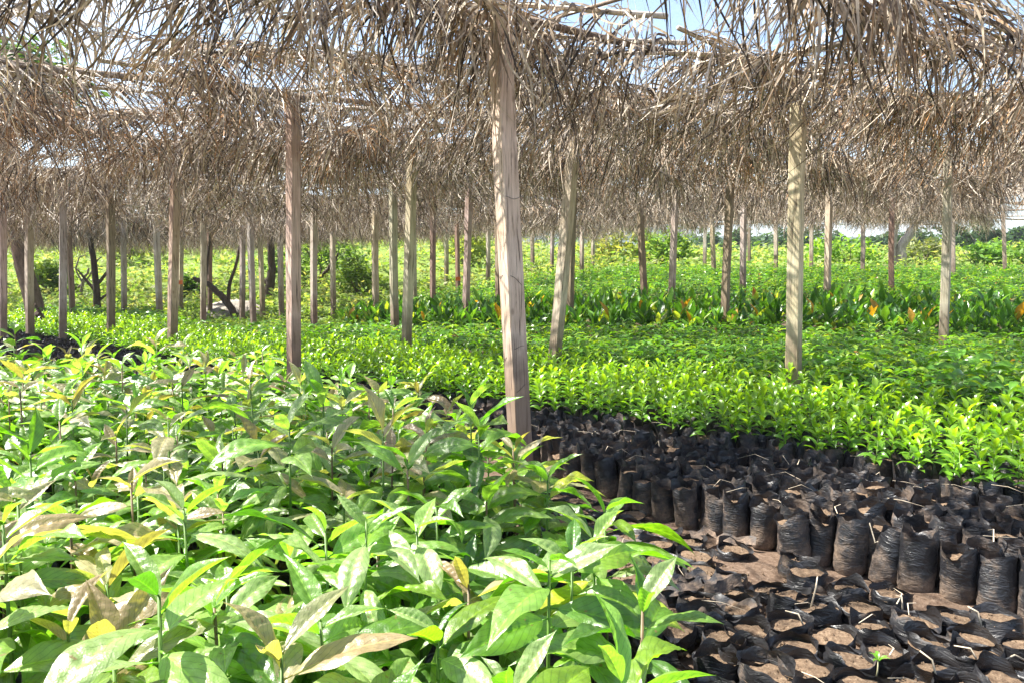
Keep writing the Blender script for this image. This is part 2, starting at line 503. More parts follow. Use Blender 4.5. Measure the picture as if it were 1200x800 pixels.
BIG = []          # (mesh, low_geo) by class: 0 mature drooping, 1 mature spreading, 2 young erect
for cls in range(3):
    lst = []
    for k in range(7):
        rr = np.random.default_rng(100 * cls + k)
        if cls == 0:
            kw = dict(L=0.27, Wd=rr.uniform(.082, .10), fold=rr.uniform(.12, .4), p0=rr.uniform(.1, .45), droop=rr.uniform(1.1, 2.2), roll=rr.uniform(.05, .3))
        elif cls == 1:
            kw = dict(L=0.255, Wd=rr.uniform(.072, .092), fold=rr.uniform(.2, .5), p0=rr.uniform(.25, .6), droop=rr.uniform(.5, 1.15), roll=rr.uniform(0, .15))
        else:
            kw = dict(L=0.16, Wd=rr.uniform(.044, .058), fold=rr.uniform(.4, .8), p0=rr.uniform(.4, .9), droop=rr.uniform(.3, .9), roll=0.0)
        V, q, uv = leaf_geo(nu=60, nv=4, vein=0.0044 if cls < 2 else .003, nvein=9, wav=rr.uniform(.05, .2), tip=rr.uniform(.78, .95),
                            twist=rr.normal(0, .25), petiole=.022 if cls < 2 else .008, seed=rr.uniform(0, 6), **kw)
        mb = MB(); mb.add(V, q, uv=uv)
        petiole_add(mb, kw['p0'], .022 if cls < 2 else .008)
        lst.append(mb.mesh('broad_leaf', M_BIG))
    BIG.append(lst)

GREENS = [(.075, .17, .016), (.095, .205, .018), (.12, .235, .02), (.05, .125, .015), (.135, .23, .02)]
BRONZE = [(.33, .265, .15), (.36, .31, .19), (.29, .21, .12), (.30, .30, .15)]
PALE = [(.19, .30, .07), (.24, .33, .12), (.16, .29, .05)]
YEL = [(.34, .38, .03), (.26, .34, .03)]

STEMS = []
for k in range(6):
    rr = np.random.default_rng(k)
    mb = MB()
    a, b_ = rr.normal(0, .02, 2)
    tube(mb, [(0, 0, 0), (a * .3, b_ * .3, .25), (a * .7, b_ * .7, .6), (a, b_, 1.0)], [.0055, .005, .0042, .003], 6, (1, 1, 1))
    STEMS.append((mb.mesh('stem', M_STEM), (a, b_)))

# ------------------------------------------------------------------ bags
BAG_R, BAG_H = 0.067, 0.24
def bag_geo(rr, R_=BAG_R, H=BAG_H, rim=0.02, nseg=26, nz=11, flare=0.15):
    th = np.arange(nseg) / nseg * 2 * math.pi
    zs = np.linspace(0, 1, nz + 1)
    ph = rr.uniform(0, 6.28, 8)
    V = []
    ecc = rr.uniform(-.07, .07)
    leanx, leany = rr.normal(0, .012, 2)
    for i, zf in enumerate(zs):
        crease = 0.035 * math.sin(zf * 31 + ph[0]) + 0.03 * math.sin(zf * 19 + ph[1])
        rad = R_ * (1 + ecc * np.cos(2 * th + ph[2]) + 0.022 * np.sin(3 * th + ph[3] + 5 * zf) + crease * np.sin(th * 2 + ph[4] + zf * 3) + 0.02 * np.sin(7 * th + ph[5] + 11 * zf))
        if i == 0: rad = rad * 0.86
        top = max(0, (zf - 0.86) / 0.14)
        rad = rad * (1 + top * (flare * np.sin(2 * th + ph[6]) + .05 * np.sin(5 * th + ph[7])))
        z = zf * H + top * (rim * np.sin(2 * th + ph[5]) + rim * .7 * np.sin(3 * th + ph[1]) + rim * .4 * np.sin(7 * th + ph[2]))
        z = z + (0.0025 * np.sin(4 * th + zf * 20 + ph[3]) if 0 < i < nz else 0)
        V.append(np.stack([rad * np.cos(th) + leanx * zf, rad * np.sin(th) + leany * zf, np.broadcast_to(z, th.shape)], -1))
    V = np.concatenate(V)
    q = []
    for i in range(nz):
        for j in range(nseg):
            q.append((i * nseg + j, i * nseg + (j + 1) % nseg, (i + 1) * nseg + (j + 1) % nseg, (i + 1) * nseg + j))
    return V, q, (leanx, leany)

def soil_geo(rr, R_, z0, mound=0.01):
    n, m = 18, 5
    V = [(0, 0, z0 + mound + rr.normal(0, .003))]
    for i in range(1, m + 1):
        for j in range(n):
            a = j / n * 6.283
            r = R_ * i / m
            V.append((r * math.cos(a), r * math.sin(a), z0 + mound * (1 - (i / m) ** 2) + rr.normal(0, .0032)))
    t = [(0, 1 + j, 1 + (j + 1) % n) for j in range(n)]
    q = []
    for i in range(m - 1):
        for j in range(n):
            q.append((1 + i * n + j, 1 + (i + 1) * n + j, 1 + (i + 1) * n + (j + 1) % n, 1 + i * n + (j + 1) % n))
    return V, q, t

BAGS, SOILS, LOWB, LOWS = [], [], [], []
LOWZ = [.022 + .0022 * k for k in range(10)]
CRUMB_SPOTS = []
for k in range(10):
    rr = np.random.default_rng(300 + k)
    V, q, ln = bag_geo(rr, rim=rr.uniform(.005, .022), flare=rr.uniform(.03, .22), H=BAG_H * rr.uniform(.93, 1.07))
    mb = MB(); mb.add(V, q); BAGS.append(mb.mesh('bag', M_BAG))
    mb = MB(); V, q, t = soil_geo(rr, BAG_R * .97, BAG_H - rr.uniform(.025, .06)); mb.add(np.array(V) + [ln[0] * .8, ln[1] * .8, 0], q, t); SOILS.append(mb.mesh('soil', M_SOIL))
    V, q, ln = bag_geo(rr, R_=.08, H=.095, rim=rr.uniform(.006, .018), flare=rr.uniform(.03, .17), nz=7)
    mb = MB(); mb.add(V, q); LOWB.append(mb.mesh('low_bag', M_LOWBAG))
    mb = MB(); V, q, t = soil_geo(rr, .078, .095 - LOWZ[k], .006); mb.add(np.array(V) + [ln[0] * .8, ln[1] * .8, 0], q, t); LOWS.append(mb.mesh('soil', M_SOIL))

def grid_points(poly, sp, jit, ang=-45.0, stagger=True):
    xs = [p[0] for p in poly]; ys = [p[1] for p in poly]
    cx, cy = sum(xs) / len(xs), sum(ys) / len(ys)
    ext = max(max(xs) - min(xs), max(ys) - min(ys))
    n = int(ext / sp) + 2
    c, s = math.cos(R(ang)), math.sin(R(ang))
    out = []
    for i in range(-n, n + 1):
        for j in range(-n, n + 1):
            a = (i + (0.5 * (j % 2) if stagger else 0)) * sp
            b = j * sp * (0.88 if stagger else 1)
            x = cx + a * c - b * s + rng.normal(0, jit)
            y = cy + a * s + b * c + rng.normal(0, jit)
            if inside(x, y, poly): out.append((x, y))
    return out

def proj(x, y, z):
    cp, sp = math.cos(PITCH), math.sin(PITCH)
    dz = z - CAM_H
    dep = y * cp - dz * sp
    if dep <= 0.05: return None
    up = y * sp + dz * cp
    return 600 + F_PX * x / dep, 400 - F_PX * up / dep, dep

def in_view(x, y, z, m=60):
    p = proj(x, y, z)
    return p is not None and -m < p[0] < 1200 + m and -m < p[1] < 800 + m

# bed outlines, on the ground (from where their edges stand in the photograph)
FRONT = [on_z(*p, 0.0) for p in [(1330, 775), (1165, 728), (930, 662), (800, 622), (645, 563)]]        # front foot of the soil-bag bed
FRONT += [(.18, 5.16), (-.05, 5.45), (-.62, 5.8), (-1.6, 6.5), (-2.9, 7.6), (-4.6, 9.0), (-7.0, 10.3), (-10.5, 11.6)]
EDGE = [on_z(*p, 0.20) for p in [(1330, 618), (1200, 585), (1040, 550), (900, 522), (700, 492), (500, 464), (400, 452), (300, 438), (215, 424)]]   # front of the green bed
EDGE += [(-6.5, 11.6), (-11, 15.5)]
BACKA = [on_z(*p, 0.40) for p in [(1330, 495), (1200, 478), (930, 437), (650, 412), (450, 400), (300, 392)]] + [(-8.0, 16.0), (-12, 18.0)]
BACKB = [on_z(*p, 0.42) for p in [(1330, 402), (1100, 394), (900, 390), (700, 389), (560, 388), (420, 384), (250, 382)]] + [(-9, 18.5), (-13, 19.5)]
BAGBED = FRONT + EDGE[::-1]
BEDA = EDGE + BACKA[::-1]
BEDB = BACKA + BACKB[::-1]
PLANTBED = [(.20, .55), (.37, 1.75), (.36, 2.05), (.10, 2.85), (-.32, 3.95), (-1.0, 4.95), (-2.0, 5.65), (-3.15, 7.0), (-4.8, 8.5), (-6.6, 9.4), (-9, 9.6), (-3, .55)]
LOWBED = [(.62, 1.75), (.45, 2.3), (.05, 2.9), (.02, 4.0)] + [(p[0] - .06, p[1] - .10) for p in FRONT[:5][::-1]] + [(2.6, 1.9), (1.6, 1.0), (.7, 1.1)]

ONES = ['', 'first', 'second', 'third', 'fourth', 'fifth', 'sixth', 'seventh', 'eighth', 'ninth', 'tenth', 'eleventh', 'twelfth', 'thirteenth', 'fourteenth', 'fifteenth',
        'sixteenth', 'seventeenth', 'eighteenth', 'nineteenth']
TENS = ['', '', 'twenty', 'thirty', 'forty', 'fifty', 'sixty', 'seventy', 'eighty', 'ninety']
def nth(n):
    if n >= 100: return 'hundredth' if n == 100 else 'hundred-and-' + nth(n - 100)
    if n < 20: return ONES[n]
    t, o = divmod(n, 10)
    return TENS[t] + '-' + ONES[o] if o else TENS[t][:-1] + 'ieth'
def rows_of(pts, line, pitch, right_first=True):
    """(row counted from the line, place in that row) of every point"""
    by = {}
    for p in pts: by.setdefault(int(dist_to_line(p[0], p[1], line) / pitch) + 1, []).append(p)
    out = {}
    for r_, ps in by.items():
        ps.sort(key=lambda p: -p[0] if right_first else p[1])
        for k, p in enumerate(ps): out[p] = (r_, k + 1)
    return out

def dist_to_line(x, y, line):
    best = 9e9
    for (x1, y1), (x2, y2) in zip(line[:-1], line[1:]):
        dx, dy = x2 - x1, y2 - y1
        t = max(0, min(1, ((x - x1) * dx + (y - y1) * dy) / (dx * dx + dy * dy + 1e-9)))
        best = min(best, math.hypot(x - x1 - t * dx, y - y1 - t * dy))
    return best

# upright bags of soil without plants
def soil_bags():
    pts = [p for p in grid_points(BAGBED, .142, .011, -46) if in_view(p[0], p[1], .2, 40)]
    pts.sort(key=lambda p: p[1] + 0.15 * abs(p[0]))
    place = rows_of(pts, FRONT, .13)
    stuff_b, stuff_s = MB(), MB()
    cnt = 0
    for (x, y) in pts:
        k = rng.integers(len(BAGS))
        rz = rng.uniform(0, 6.28)
        tl = rng.normal(0, .075, 2)
        if dist_to_line(x, y, EDGE[:7]) < (.2 if x > .8 else .13) or math.hypot(x - .07, y - 5.0) < .22: continue
        M = Matrix.Translation((x, y, float(gz(x, y)))) @ Euler((tl[0], tl[1], rz)).to_matrix().to_4x4() @ Matrix.Diagonal((rng.uniform(.9, 1.08), rng.uniform(.9, 1.08), rng.uniform(.86, 1.06), 1))
        if cnt < 290 and y < 8.5:
            e = empty('soil_bag', (0, 0, 0)); e.matrix_world = M
            link('bag', BAGS[k], e); link('soil', SOILS[k], e)
            r_, c_ = place[(x, y)]
            lab = f"{'dusty' if r_ == 1 else 'open'} black soil bag, {nth(r_)} row from the front, {nth(c_)} from the right edge"
            tag(e, lab, 'soil bag', 'upright black soil bags waiting to be planted')
            cnt += 1
        else:
            for mb, me in ((stuff_b, BAGS[k]), (stuff_s, SOILS[k])):
                V = np.empty(len(me.vertices) * 3); me.vertices.foreach_get('co', V)
                V = apply(V.reshape(-1, 3), M)
                qs = [tuple(p.vertices) for p in me.polygons]
                mb.add(V, [f for f in qs if len(f) == 4], [f for f in qs if len(f) == 3])
    if stuff_b.n:
        o = link('distant_soil_bags', stuff_b.mesh('distant_soil_bags', M_BAG)); tag(o, kind='stuff')
        tag(link('distant_bag_soil', stuff_s.mesh('distant_bag_soil', M_SOIL)), kind='stuff')
    return cnt, len(pts)
print('bags', soil_bags())

# low rimmed bags sunk in the soil, lower right
def low_bags():
    pts = [p for p in grid_points(LOWBED, .172, .018, -40) if in_view(p[0], p[1], .05, 60)]
    place = rows_of(pts, FRONT, .145)
    for (x, y) in pts:
        sparse = (y > 2.55 + .25 * x and x < 1.15)
        if sparse and rng.random() < .10: continue
        k = rng.integers(len(LOWB))
        e = empty('low_soil_bag', (x, y, -.012 if sparse else .0), rng.uniform(0, 6.28))
        e.rotation_euler[0] = rng.normal(0, .06); e.rotation_euler[1] = rng.normal(0, .06)
        s = rng.uniform(.92, 1.07); e.scale = (s, s, s * (.65 if sparse else 1) * rng.uniform(.85, 1.2))
        link('bag', LOWB[k], e); link('soil', LOWS[k], e)
        CRUMB_SPOTS.append((x, y, (-.012 if sparse else 0) + (.097 - LOWZ[k]) * e.scale[2]))
        p = proj(x, y, .08)
        r_, c_ = place[(x, y)]
        lab = ('half buried torn' if sparse else 'low open') + f" black soil bag, {nth(r_)} row out from upright bags, {nth(c_)} from the right"
        tag(e, lab, 'soil bag', 'low open soil bags sunk in the ground')
    return len(pts)
print('low', low_bags())

# ------------------------------------------------------------------ foreground bed of broad-leaved seedlings
def broad_plants():
    pts = [p for p in grid_points(PLANTBED, .218, .04, -44) if p[1] > .85 and in_view(p[0], p[1], .62, 130) and p[0] > -.80 * p[1] - .25]
    pts.sort(key=lambda p: p[1])
    pts = pts[:300]
    edge_line = PLANTBED[1:10]
    place = rows_of(pts, edge_line, .192, False)
    for i, (x, y) in enumerate(pts):
        d = dist_to_line(x, y, edge_line)
        H = float(np.clip(rng.normal(.47 - .09 * np.clip((y - 2.2) / 2.5, 0, 1), .09), .26, .68)) - (.03 if d < .12 else 0) + .06 * min(1, max(0, -x - .8)) + .10 * min(1, max(0, -x - 2.0) / 1.5)
        z0 = .20
        e = empty('broad_leaved_seedling', (x, y, 0), 0)
        k = rng.integers(len(BAGS))
        b = link('bag', BAGS[k], e); link('soil', SOILS[k], b)
        sm, (sa, sb) = STEMS[rng.integers(len(STEMS))]
        st = link('stem', sm, e, Matrix.Translation((0, 0, z0)) @ Matrix.Diagonal((1, 1, H, 1)), (.09, .17, .03) if rng.random() < .6 else (.14, .10, .05))
        rn = rng.random()
        right = x > -.35
        bronzy = rn < (.12 if right else .33)
        yellowy = (not bronzy) and rn > .93
        n = rng.integers(13, 17) if d < .35 or y < 2.5 else rng.integers(11, 14)
        a0 = rng.uniform(0, 6.28)
        for j in range(n):
            f = j / (n - 1)                                  # 0 lowest, 1 top
            hz = H * (0.38 + 0.62 * f ** .65)
            az = a0 + j * 2.4 + rng.normal(0, .25)
            px, py = sa * hz / H, sb * hz / H
            if f > .80:
                me = BIG[2][rng.integers(7)]; s = rng.uniform(.55, 1.05); pit = rng.uniform(-.35, .25)
            elif f > .55:
                me = BIG[1][rng.integers(7)]; s = rng.uniform(.6, 1.05); pit = rng.uniform(-.15, .4)
            else:
                me = BIG[rng.integers(2)][rng.integers(7)]; s = rng.uniform(.62, 1.08); pit = rng.uniform(-.05, .45)
            g = np.array(GREENS[rng.integers(len(GREENS))])
            if bronzy and f > .62:
                g = np.array(BRONZE[rng.integers(4)]) * rng.uniform(.85, 1.1)
            elif f > (.7 if right else .5) and rng.random() < (.55 if right else .72):
                g = np.array(PALE[rng.integers(3)])
            elif yellowy and f < .5 or rng.random() < .02:
                g = np.array(YEL[rng.integers(2)])
            elif rng.random() < (.3 if right else .55):
                g = np.array(PALE[rng.integers(3)]) * .9
            M = mat_from((px, py, z0 + hz), az, pit, rng.normal(0, .28), s) @ Matrix.Diagonal((1, rng.uniform(.78, 1.12), rng.uniform(.8, 1.5), 1))
            link('leaf', me, e, M, tuple(np.clip(g * rng.uniform(.85, 1.15), 0, 1)))
        tone = 'bronze topped' if bronzy else ('yellowing' if yellowy else ('bright green' if right else 'pale glossy green'))
        r_, c_ = place[(x, y)]
        where = f"{nth(r_)} row from the soil edge, {nth(c_)} from the viewer"
        tag(e, f'{tone} broad leaved seedling, {where}', 'seedling', 'broad leaved seedlings in the foreground bed')
    return len(pts)
print('broad', broad_plants())

# ------------------------------------------------------------------ small seedlings of the bright bed (A) and the darker bed behind it (B)
def small_leaf(cls, k, low=False):
    rr = np.random.default_rng(700 + cls * 20 + k)
    if cls == 0: kw = dict(L=.135, Wd=rr.uniform(.044, .054), fold=rr.uniform(.3, .7), p0=rr.uniform(.3, .8), droop=rr.uniform(.6, 1.5))
    elif cls == 1: kw = dict(L=.15, Wd=rr.uniform(.05, .062), fold=rr.uniform(.3, .6), p0=rr.uniform(.1, .4), droop=rr.uniform(.9, 1.6))
    else: kw = dict(L=.27, Wd=rr.uniform(.085, .115), fold=rr.uniform(.3, .6), p0=rr.uniform(.2, .4), droop=rr.uniform(.2, .7))
    return leaf_geo(nu=3 if low else 6, nv=1 if low else 2, roll=.05, wav=.08, twist=rr.normal(0, .2), petiole=.008, seed=k, **kw)
SL = [[small_leaf(c, k) for k in range(5)] for c in range(3)]
SLL = [[small_leaf(c, k, True) for k in range(5)] for c in range(3)]
SLM = []
for k in range(5):
    mb = MB(); V, q, uv = SL[0][k]; mb.add(V, q, uv=uv); SLM.append(mb.mesh('leaf', M_SMALL))

def seedling_spec(cls, rr):
    """list of leaf (variant, matrix, colour) and stem height"""
    out = []
    a0 = rr.uniform(0, 6.28)
    if cls == 0:
        H = rr.uniform(.15, .25); n = rr.integers(10, 14)
        for j in range(n):
            f = j / (n - 1)
            out.append((rr.integers(5), mat_from((0, 0, H * (.12 + .88 * f)), a0 + j * 2.4 + rr.normal(0, .2), -(.05 + .75 * f ** 2) + rr.normal(0, .15), rr.normal(0, .2), rr.uniform(.65, 1.1) * (1 - .25 * f)),
                        np.array([(.11, .255, .02), (.10, .24, .02), (.15, .31, .022), (.23, .40, .028)][min(3, int(f * 3 + rr.uniform(0, 1.2)))]) * rr.uniform(.8, 1.15)))
    elif cls == 1:
        H = rr.uniform(.20, .32); n = rr.integers(11, 15)
        for j in range(n):
            f = j / (n - 1)
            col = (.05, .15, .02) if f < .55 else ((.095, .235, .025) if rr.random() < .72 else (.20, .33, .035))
            if rr.random() < .005: col = (.30, .16, .04)
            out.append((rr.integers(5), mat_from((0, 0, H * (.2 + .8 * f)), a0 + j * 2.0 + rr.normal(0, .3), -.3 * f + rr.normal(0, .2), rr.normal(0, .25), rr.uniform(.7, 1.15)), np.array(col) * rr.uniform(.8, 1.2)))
    else:
        H = rr.uniform(.25, .40); n = rr.integers(10, 14)
        for j in range(n):
            f = j / (n - 1)
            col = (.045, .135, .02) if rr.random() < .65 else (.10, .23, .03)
            u = rr.random()
            if f > .6 and u < .02: col = (.42, .24, .03)
            elif f > .6 and u < .025: col = (.24, .10, .06)
            elif u > .9: col = (.24, .33, .05)
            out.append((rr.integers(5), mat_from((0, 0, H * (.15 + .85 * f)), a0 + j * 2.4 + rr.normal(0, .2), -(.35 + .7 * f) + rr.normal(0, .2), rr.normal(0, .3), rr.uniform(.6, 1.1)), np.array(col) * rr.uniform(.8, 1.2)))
    return out, H

def joined(spec, H, geo, mb, M=None, stem=True):
    for (k, m, c) in spec:
        V, q, uv = geo[k]
        V = apply(V, m if M is None else M @ m)
        mb.add(V, q, c=tuple(c), uv=uv)
    if stem:
        P = np.array([(0, 0, -.02), (0.002, 0, H * .5), (0, 0.002, H)])
        if M is not None: P = apply(P, M)
        tube(mb, P, [.0028, .0025, .0018], 4, (.16, .2, .05), cap=False)

VARI = {}
for cls, mat in ((0, M_SMALL), (1, M_DARK), (2, M_DARK)):
    VARI[cls] = []
    for k in range(8):
        rr = np.random.default_rng(900 + cls * 50 + k)
        spec, H = seedling_spec(cls, rr)
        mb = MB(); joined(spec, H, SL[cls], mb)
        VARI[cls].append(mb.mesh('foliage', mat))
stem_small = MB(); tube(stem_small, [(0, 0, -.02), (.002, 0, .5), (0, .002, 1)], [.003, .0027, .002], 5, (1, 1, 1))
STEM_S = stem_small.mesh('stem', M_STEM)

def bed(poly, cls, sp, name, cat_label, group, n_ind, n_leafy, zsoil, mat, view_z, row_line, look, stuff_name='seedlings', jit=.018):
    pts = [p for p in grid_points(poly, sp, jit, -32) if in_view(p[0], p[1], float(gz(*p)) + view_z, 25)]
    front = [p for p in pts if row_line and dist_to_line(p[0], p[1], row_line) < sp * .75]
    pts.sort(key=lambda p: p[1] + .1 * abs(p[0]))
    first = sorted(front, key=lambda p: p[1])
    fs = set(first)
    pts = first + [p for p in pts if p not in fs]
    place = rows_of(pts, row_line, sp * .88)
    mb, mbb, mbs = MB(), MB(), MB()
    for i, (x, y) in enumerate(pts):
        g = float(gz(x, y))
        rz = rng.uniform(0, 6.28)
        s = rng.uniform(.82, 1.2)
        tint = rng.uniform(.85, 1.15)
        isfront = (x, y) in fs
        if i < n_ind:
            e = empty(name, (x, y, g), rz)
            e.rotation_euler[0], e.rotation_euler[1] = rng.normal(0, .06, 2)
            if cls < 2:
                k = rng.integers(len(BAGS))
                bo = link('bag', BAGS[k], e, Matrix.Diagonal((.98, .98, .98, 1)))
                link('soil', SOILS[k], bo)
            if i < n_leafy:
                spec, H = seedling_spec(cls, np.random.default_rng(5000 + i))
                link('stem', STEM_S, e, Matrix.Translation((0, 0, zsoil)) @ Matrix.Diagonal((1, 1, H, 1)), (.14, .22, .05))
                for (kk, m, c) in spec:
                    link('leaf', SLM[kk], e, Matrix.Translation((0, 0, zsoil)) @ m, tuple(np.clip(c * tint, 0, 1)))
            else:
                f = link('foliage', VARI[cls][rng.integers(8)], e, Matrix.Translation((0, 0, zsoil)) @ Matrix.Scale(s, 4), (tint, tint, tint))
            r_, c_ = place[(x, y)]
            lab = f"{look}, {nth(r_)} row from the front, {nth(c_)} from the right edge"
            tag(e, lab, 'seedling', group)
        else:
            M = Matrix.Translation((x, y, g + zsoil)) @ Euler((rng.normal(0, .08), rng.normal(0, .08), rz)).to_matrix().to_4x4() @ Matrix.Scale(s, 4)
            spec, H = seedling_spec(cls, np.random.default_rng(5000 + i))
            spec = [(k, m, c * tint) for (k, m, c) in spec]
            joined(spec, H, SL[cls] if y < 7 else SLL[cls], mb, M, stem=y < 8)
            if cls == 0:
                k = rng.integers(len(BAGS))
                th = np.arange(8) / 8 * 6.283
                rr_ = BAG_R * rng.uniform(.9, 1.1, 8)
                Vb = np.concatenate([np.stack([x + BAG_R * .95 * np.cos(th), y + BAG_R * .95 * np.sin(th), np.full(8, g)], -1),
                                     np.stack([x + rr_ * np.cos(th), y + rr_ * np.sin(th), g + BAG_H * rng.uniform(.9, 1.08, 8)], -1)])
                mbb.add(Vb, [(j, (j + 1) % 8, 8 + (j + 1) % 8, 8 + j) for j in range(8)])
                Vs = np.concatenate([[[x, y, g + .2]], np.stack([x + BAG_R * .93 * np.cos(th), y + BAG_R * .93 * np.sin(th), np.full(8, g + .19)], -1)])
                mbs.add(Vs, t=[(0, 1 + j, 1 + (j + 1) % 8) for j in range(8)])
    if mb.n: tag(link(stuff_name, mb.mesh(stuff_name, mat)), kind='stuff')
    if mbb.n:
        tag(link(stuff_name + '_bags', mbb.mesh('bags', M_BAG)), kind='stuff')
        tag(link(stuff_name + '_soil', mbs.mesh('soil', M_SOIL)), kind='stuff')
    return len(pts), len(front)

print('A', bed(BEDA, 0, .155, 'bright_seedling', 'seedling', 'bright green seedlings in black bags', 280, 120, .19, M_SMALL, .35, EDGE, 'bright green small seedling', 'bright_seedling_mass'))
print('B', bed(BEDB, 1, .185, 'bushy_seedling', 'seedling', 'dark green bushy seedlings', 200, 0, .19, M_DARK, .4, BACKA, 'dark green bushy seedling', 'bushy_seedling_mass'))
C_FRONT = [(10.5, 10.4), (5.5, 11.4), (2.0, 11.7), (-.6, 12.3), (-3.4, 14.0)]
C_BACK = [(12, 13.2), (6.5, 14.2), (2.3, 14.5), (-.5, 15.0), (-3.4, 16.2)]
BEDC = C_FRONT + C_BACK[::-1]
print('C', bed(BEDC, 2, .27, 'tall_leaved_seedling', 'seedling', 'tall seedlings with big upright leaves', 170, 0, .2, M_DARK, .6, C_FRONT, 'tall seedling with big upright leaves', 'tall_leaved_seedling_mass', jit=.05))
D_FRONT = [(13, 14.2), (7, 15.4), (2.4, 16.0), (-.5, 16.6), (-3.0, 17.4)]
D_BACK = [(19, 22), (11, 23), (4, 23), (0, 22), (-3.0, 20.5)]
BEDD = D_FRONT + D_BACK[::-1]
print('D', bed(BEDD, 1, .26, 'far_seedling', 'seedling', 'far seedlings', 0, 0, .28, M_DARK, .5, D_FRONT, 'far green seedling', 'far_seedling_mass', jit=.06))

# ------------------------------------------------------------------ wooden posts
ROOF_Z = 2.95
def roof_z(x, y):
    return ROOF_Z + .12 * np.clip((np.asarray(x) - 3) / 4, 0, 1) * np.clip((np.asarray(y) - 11) / 5, 0, 1) - .10 * np.clip((np.asarray(y) - 7) / 12, 0, 1) - .45 * np.clip((-np.asarray(x) - 1) / 9, 0, 1) * np.clip((np.asarray(y) - 7) / 8, 0, 1)

# photo x at the foot, photo y at the foot, distance, photo x at the top, photo y there, tone, label
GREY, TAN, BRN, PALEW = (.95, .95, .95), (1.0, .95, .88), (.58, .48, .41), (1.14, 1.07, .99)
POSTS = [
 (4, 405, 13.0, 4, 310, GREY, "narrow grey post at the photo's left edge, before the leaning reddish tree trunk"),
 (35, 405, 13.5, 35, 295, GREY, 'narrow grey post right beside the reddish tree trunk at far left'),
 (74, 402, 12.5, 74, 285, GREY, 'plain grey post standing behind the short dark stump'),
 (86, 386, 17.7, 83, 330, BRN, 'thin leaning post left of the small forked tree'),
 (129, 412, 12.2, 130, 252, BRN, 'brown cracked post right of the small forked tree'),
 (145, 385, 18, 145, 312, GREY, 'slim grey post just right of the brown cracked post'),
 (188, 388, 17, 185, 310, GREY, 'slim slightly leaning grey post left of the stout brown grey post'),
 (202, 430, 10.6, 205, 225, TAN, 'stout brown grey post third from the left among the larger ones'),
 (212, 376, 20.5, 212, 330, TAN, 'thin far post close behind the stout brown grey post, orange tag on it'),
 (238, 392, 16, 238, 290, GREY, 'pale slim post left of the leaning dark tree'),
 (246, 378, 20, 246, 315, BRN, 'thin dark post touching the end of the leaning dark tree'),
 (284, 376, 19.4, 284, 305, GREY, 'thin post in front of the grey sand heap'),
 (297, 391, 16.5, 294, 285, GREY, 'slim pale post before the right end of the grey sand heap'),
 (308, 370, 19.8, 306, 318, TAN, 'thin far post beside the upright dark trunk'),
 (330, 374, 19.6, 329, 300, TAN, 'thin post between the dark trunk and the big two toned post'),
 (346, 447, 7.3, 343, 185, TAN, 'big two toned post rising behind the foreground leaves'),
 (368, 398, 15, 368, 265, GREY, 'pale post just right of the big two toned post'),
 (391, 379, 20, 390, 285, GREY, 'slim pale post second right of the big two toned post'),
 (440, 372, 16, 440, 313, TAN, 'short brownish post left of the smooth pale post'),
 (463, 384, 13, 461, 270, TAN, 'slim tan post close left of the smooth pale post'),
 (477, 412, 9.9, 481, 245, PALEW, 'smooth pale post with a narrow bright side, in the green beds'),
 (486, 358, 20, 485, 310, GREY, 'thin far post peeping out behind the smooth pale post'),
 (507, 365, 17.5, 507, 305, BRN, 'reddish brown slim post right of the smooth pale post'),
 (523, 343, 25, 523, 310, TAN, 'tiny far post between two slim brown posts'),
 (537, 357, 21, 536, 310, BRN, 'thin brown post with a small orange tag, left of a pale brown post'),
 (546, 387, 13.5, 548, 275, TAN, 'pale brown slim post left of the thick central post'),
 (572, 345, 24, 572, 312, GREY, 'small far post beyond the gap left of the thick post'),
 (584, 367, 17, 583, 290, BRN, 'slim brown post half hidden by the thick central post'),
 (612, 547, 5.05, 586, 45, PALEW, 'thick leaning central post with wire wound on it, in front of all others'),
 (624, 333, 27, 624, 312, GREY, 'tiny far post right of the thick central post'),
 (649, 421, 8.7, 668, 222, PALEW, 'strongly slanting pale post right of the thick central post'),
 (667, 387, 12.5, 671, 262, BRN, 'dark brown rough post behind the slanting pale post'),
 (647, 335, 26, 647, 310, GREY, 'tiny far post left of the slanting pale post'),
 (682, 342, 22, 682, 312, TAN, 'thin far post right of the dark brown rough post'),
 (695, 332, 28, 695, 308, GREY, 'tiny pale far post, second right of the dark brown rough post'),
 (756, 357, 16, 753, 300, BRN, 'reddish brown slim post left of a leaning tan post'),
 (786, 362, 14.5, 790, 275, TAN, 'tan slim post leaning slightly right, over the big leaved bed'),
 (826, 327, 26, 826, 297, TAN, 'tiny far post, left one of the two near the brown leaning post'),
 (838, 340, 21, 836, 297, TAN, 'short crooked far post just left of the brown leaning post'),
 (849, 374, 12, 856, 230, BRN, 'brown post leaning right in front of the big leaved bed'),
 (871, 355, 17, 871, 280, GREY, 'slim grey post between the brown leaning and the broad grey post'),
 (878, 323, 28, 878, 305, BRN, 'tiny dark far post close behind a slim grey post'),
 (909, 325, 24, 909, 285, TAN, 'thin far post just left of the broad grey post'),
 (929, 437, 6.6, 936, 175, PALEW, 'broad grey rough post standing among the green seedlings'),
 (950, 330, 24, 951, 285, GREY, 'thin far post just right of the broad grey post'),
 (970, 350, 14, 971, 245, TAN, 'tan cracked post second right of the broad grey post'),
 (1011, 319, 22, 1011, 275, GREY, 'short grey far post left of the pale forked tree'),
 (1045, 348, 16, 1045, 265, BRN, 'brown slim post in front of the pale forked tree'),
 (1106, 391, 10, 1112, 180, TAN, "tall tan post in the right of the photo, the largest after the broad grey one"),
 (1117, 330, 20, 1117, 280, GREY, 'thin grey post peeping out behind the tall tan post'),
 (1177, 310, 21, 1176, 262, TAN, "last far post before the photo's right edge, against the sky"),
]
